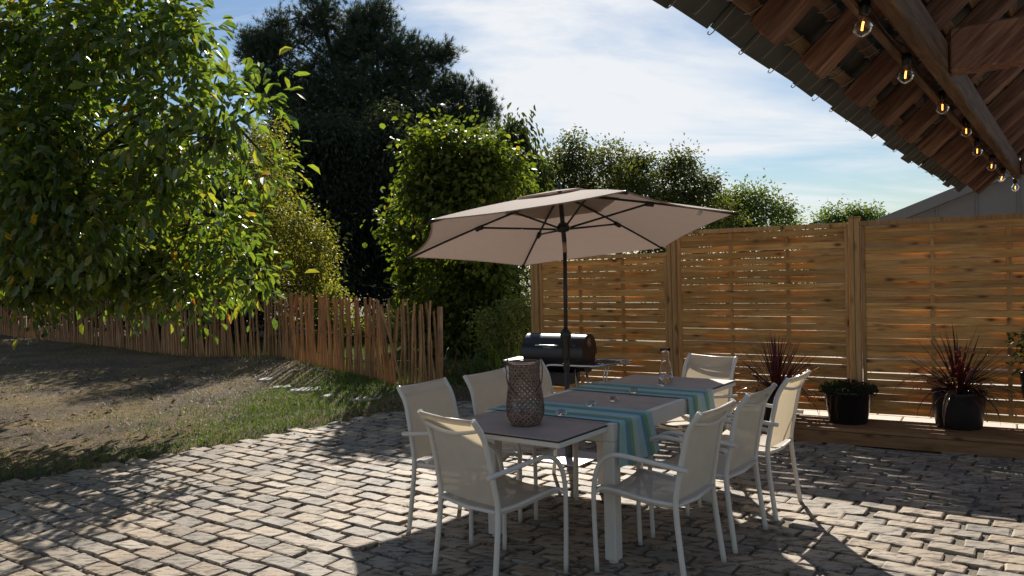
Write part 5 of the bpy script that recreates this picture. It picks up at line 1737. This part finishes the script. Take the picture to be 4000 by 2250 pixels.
for (x, y, w_, h_, lb) in ((-8.5, 19.4, 1.7, 5.6, 'dark round topped tree behind the paling fence, second from the right of the hidden row'),
                           (-6.6, 18.8, 1.3, 4.9, 'dark round topped tree behind the paling fence, rightmost of the hidden row'),
                           (-12.2, 22.6, 2.0, 6.3, 'dark round topped tree behind the paling fence, third from the right of the row'),
                           (-16.0, 25.6, 2.2, 6.8, 'dark round topped tree behind the left end of the paling fence')):
    tree('shade_tree', lb, 'tree', [(np.array([x, y, h_ * 0.62]), np.array([w_, w_ * 0.8, h_ * 0.36])), (np.array([x - 0.9, y + 0.3, h_ * 0.42]), np.array([w_, w_ * 0.8, h_ * 0.3])),
         (np.array([x + 1.0, y + 0.1, h_ * 0.36]), np.array([w_ * 0.9, w_ * 0.7, h_ * 0.28])), (np.array([x, y, h_ * 0.22]), np.array([w_ * 1.1, w_ * 0.6, h_ * 0.2]))],
         620, 26, 0.24, 0.13, 0.55, DK, [3, 2, 1], mat='leaf_dark', base=(x, y), trunk_r=0.14, group='dark trees behind the paling fence')

# --- dark hedge closing the garden behind the big tree
hl = []
for k in range(9):
    x = -26 + k * 2.7; hl.append((np.array([x, 30.5 - 0.35 * k, 2.2 + 0.5 * math.sin(k * 2.1)]), np.array([2.0, 1.2, 2.4])))
tree('dark_hedge', 'tall dark hedge closing off the garden behind the paling fence on the left', 'hedge', hl, 1100, 26, 0.32, 0.17, 0.6, DK, [3, 2, 1], mat='leaf_dark', base=(-15, 29.3), trunk_r=0.1)
hl = []
for k in range(8):
    x = -5 + k * 2.4; hl.append((np.array([x, 29.5, 1.4 + 0.3 * math.sin(k * 1.7)]), np.array([1.7, 1.0, 1.6])))
tree('garden_hedge', 'clipped dark green hedge far behind the trees at the end of the garden', 'hedge', hl, 560, 24, 0.28, 0.15, 0.6, [(0.04, 0.055, 0.02), (0.055, 0.07, 0.025)], [3, 2], base=(3, 29.6), trunk_r=0.08)

# --- undergrowth between the hazel and the slatted fence
tree('flowering_shrub', 'sunlit grey green shrub beside the left end post of the slatted fence', 'shrub',
     lobes_px([(1300, 810, 45, 45, 11.2), (1320, 770, 25, 30, 11.3), (1270, 850, 50, 40, 11), (1330, 850, 30, 45, 11.3), (1240, 820, 40, 35, 11.2)]), 230, 24, 0.075, 0.045, 0.5, [(0.13, 0.15, 0.06), (0.10, 0.13, 0.04), (0.18, 0.19, 0.10)], [2, 2, 1], base=(0.05, 11.2), trunk_r=0.03)


def strappy(name, label, at_, n_, L, cols_, seed, spread=0.35):
    rs = np.random.default_rng(seed)
    root = thing(name, label, 'plant', (at_[0], at_[1], float(lawn_z(at_[0], at_[1])[0])))
    b_ = MB(); tints = []
    for k in range(n_):
        az = rs.uniform(0, 6.28); el = R(rs.uniform(50, 88)); LL = L * rs.uniform(0.6, 1.1); wd0 = rs.uniform(0.010, 0.019); dr = rs.uniform(0.6, 2.3)
        hd_ = Vector((math.cos(az), math.sin(az), 0)); sd_ = Vector((-math.sin(az), math.cos(az), 0))
        p_ = Vector((rs.normal() * spread, rs.normal() * spread * 0.6, 0)); rows = []
        for i in range(8):
            f = i / 7; w_ = wd0 * (1 - f ** 2.2) + 0.0005
            nm = Vector((0, 0, 1)) * math.cos(el) - hd_ * math.sin(el)
            rows.append([p_ + sd_ * w_ + nm * w_ * 0.4, p_, p_ - sd_ * w_ + nm * w_ * 0.4])
            p_ = p_ + (hd_ * math.cos(el) + Vector((0, 0, 1)) * math.sin(el)) * (LL / 7); el -= dr / 7 * (0.4 + 1.2 * f)
        b_.grid(rows); tints += [np.array(cols_[rs.integers(len(cols_))]) * rs.uniform(0.8, 1.2)] * 24
    me = b_.mesh('leaves', M['leaf_soft']); ca = me.color_attributes.new('tint', 'FLOAT_COLOR', 'POINT')
    c4 = np.ones((len(me.vertices), 4), np.float32); c4[:, :3] = np.array(tints); ca.data.foreach_set('color', c4.ravel())
    link('leaves', me, root)
    return root


strappy('strap_leaf_plant', 'clump of dark strap shaped leaves between the hazel bush and the barbecue', W(1900, 1480, 10.3)[:2], 90, 0.62, [(0.05, 0.075, 0.03), (0.035, 0.055, 0.025)], 2)
strappy('variegated_plant', 'bright yellow striped strap leaf plant behind the barbecue', W(2010, 1400, 10.9)[:2], 46, 0.85, [(0.20, 0.22, 0.05), (0.14, 0.18, 0.04)], 5, 0.16)
strappy('dry_plant', 'withered brown stems between the hazel bush and the end of the paling fence', W(1815, 1480, 11.0)[:2], 60, 0.42, [(0.13, 0.075, 0.04), (0.09, 0.05, 0.028)], 9, 0.2)
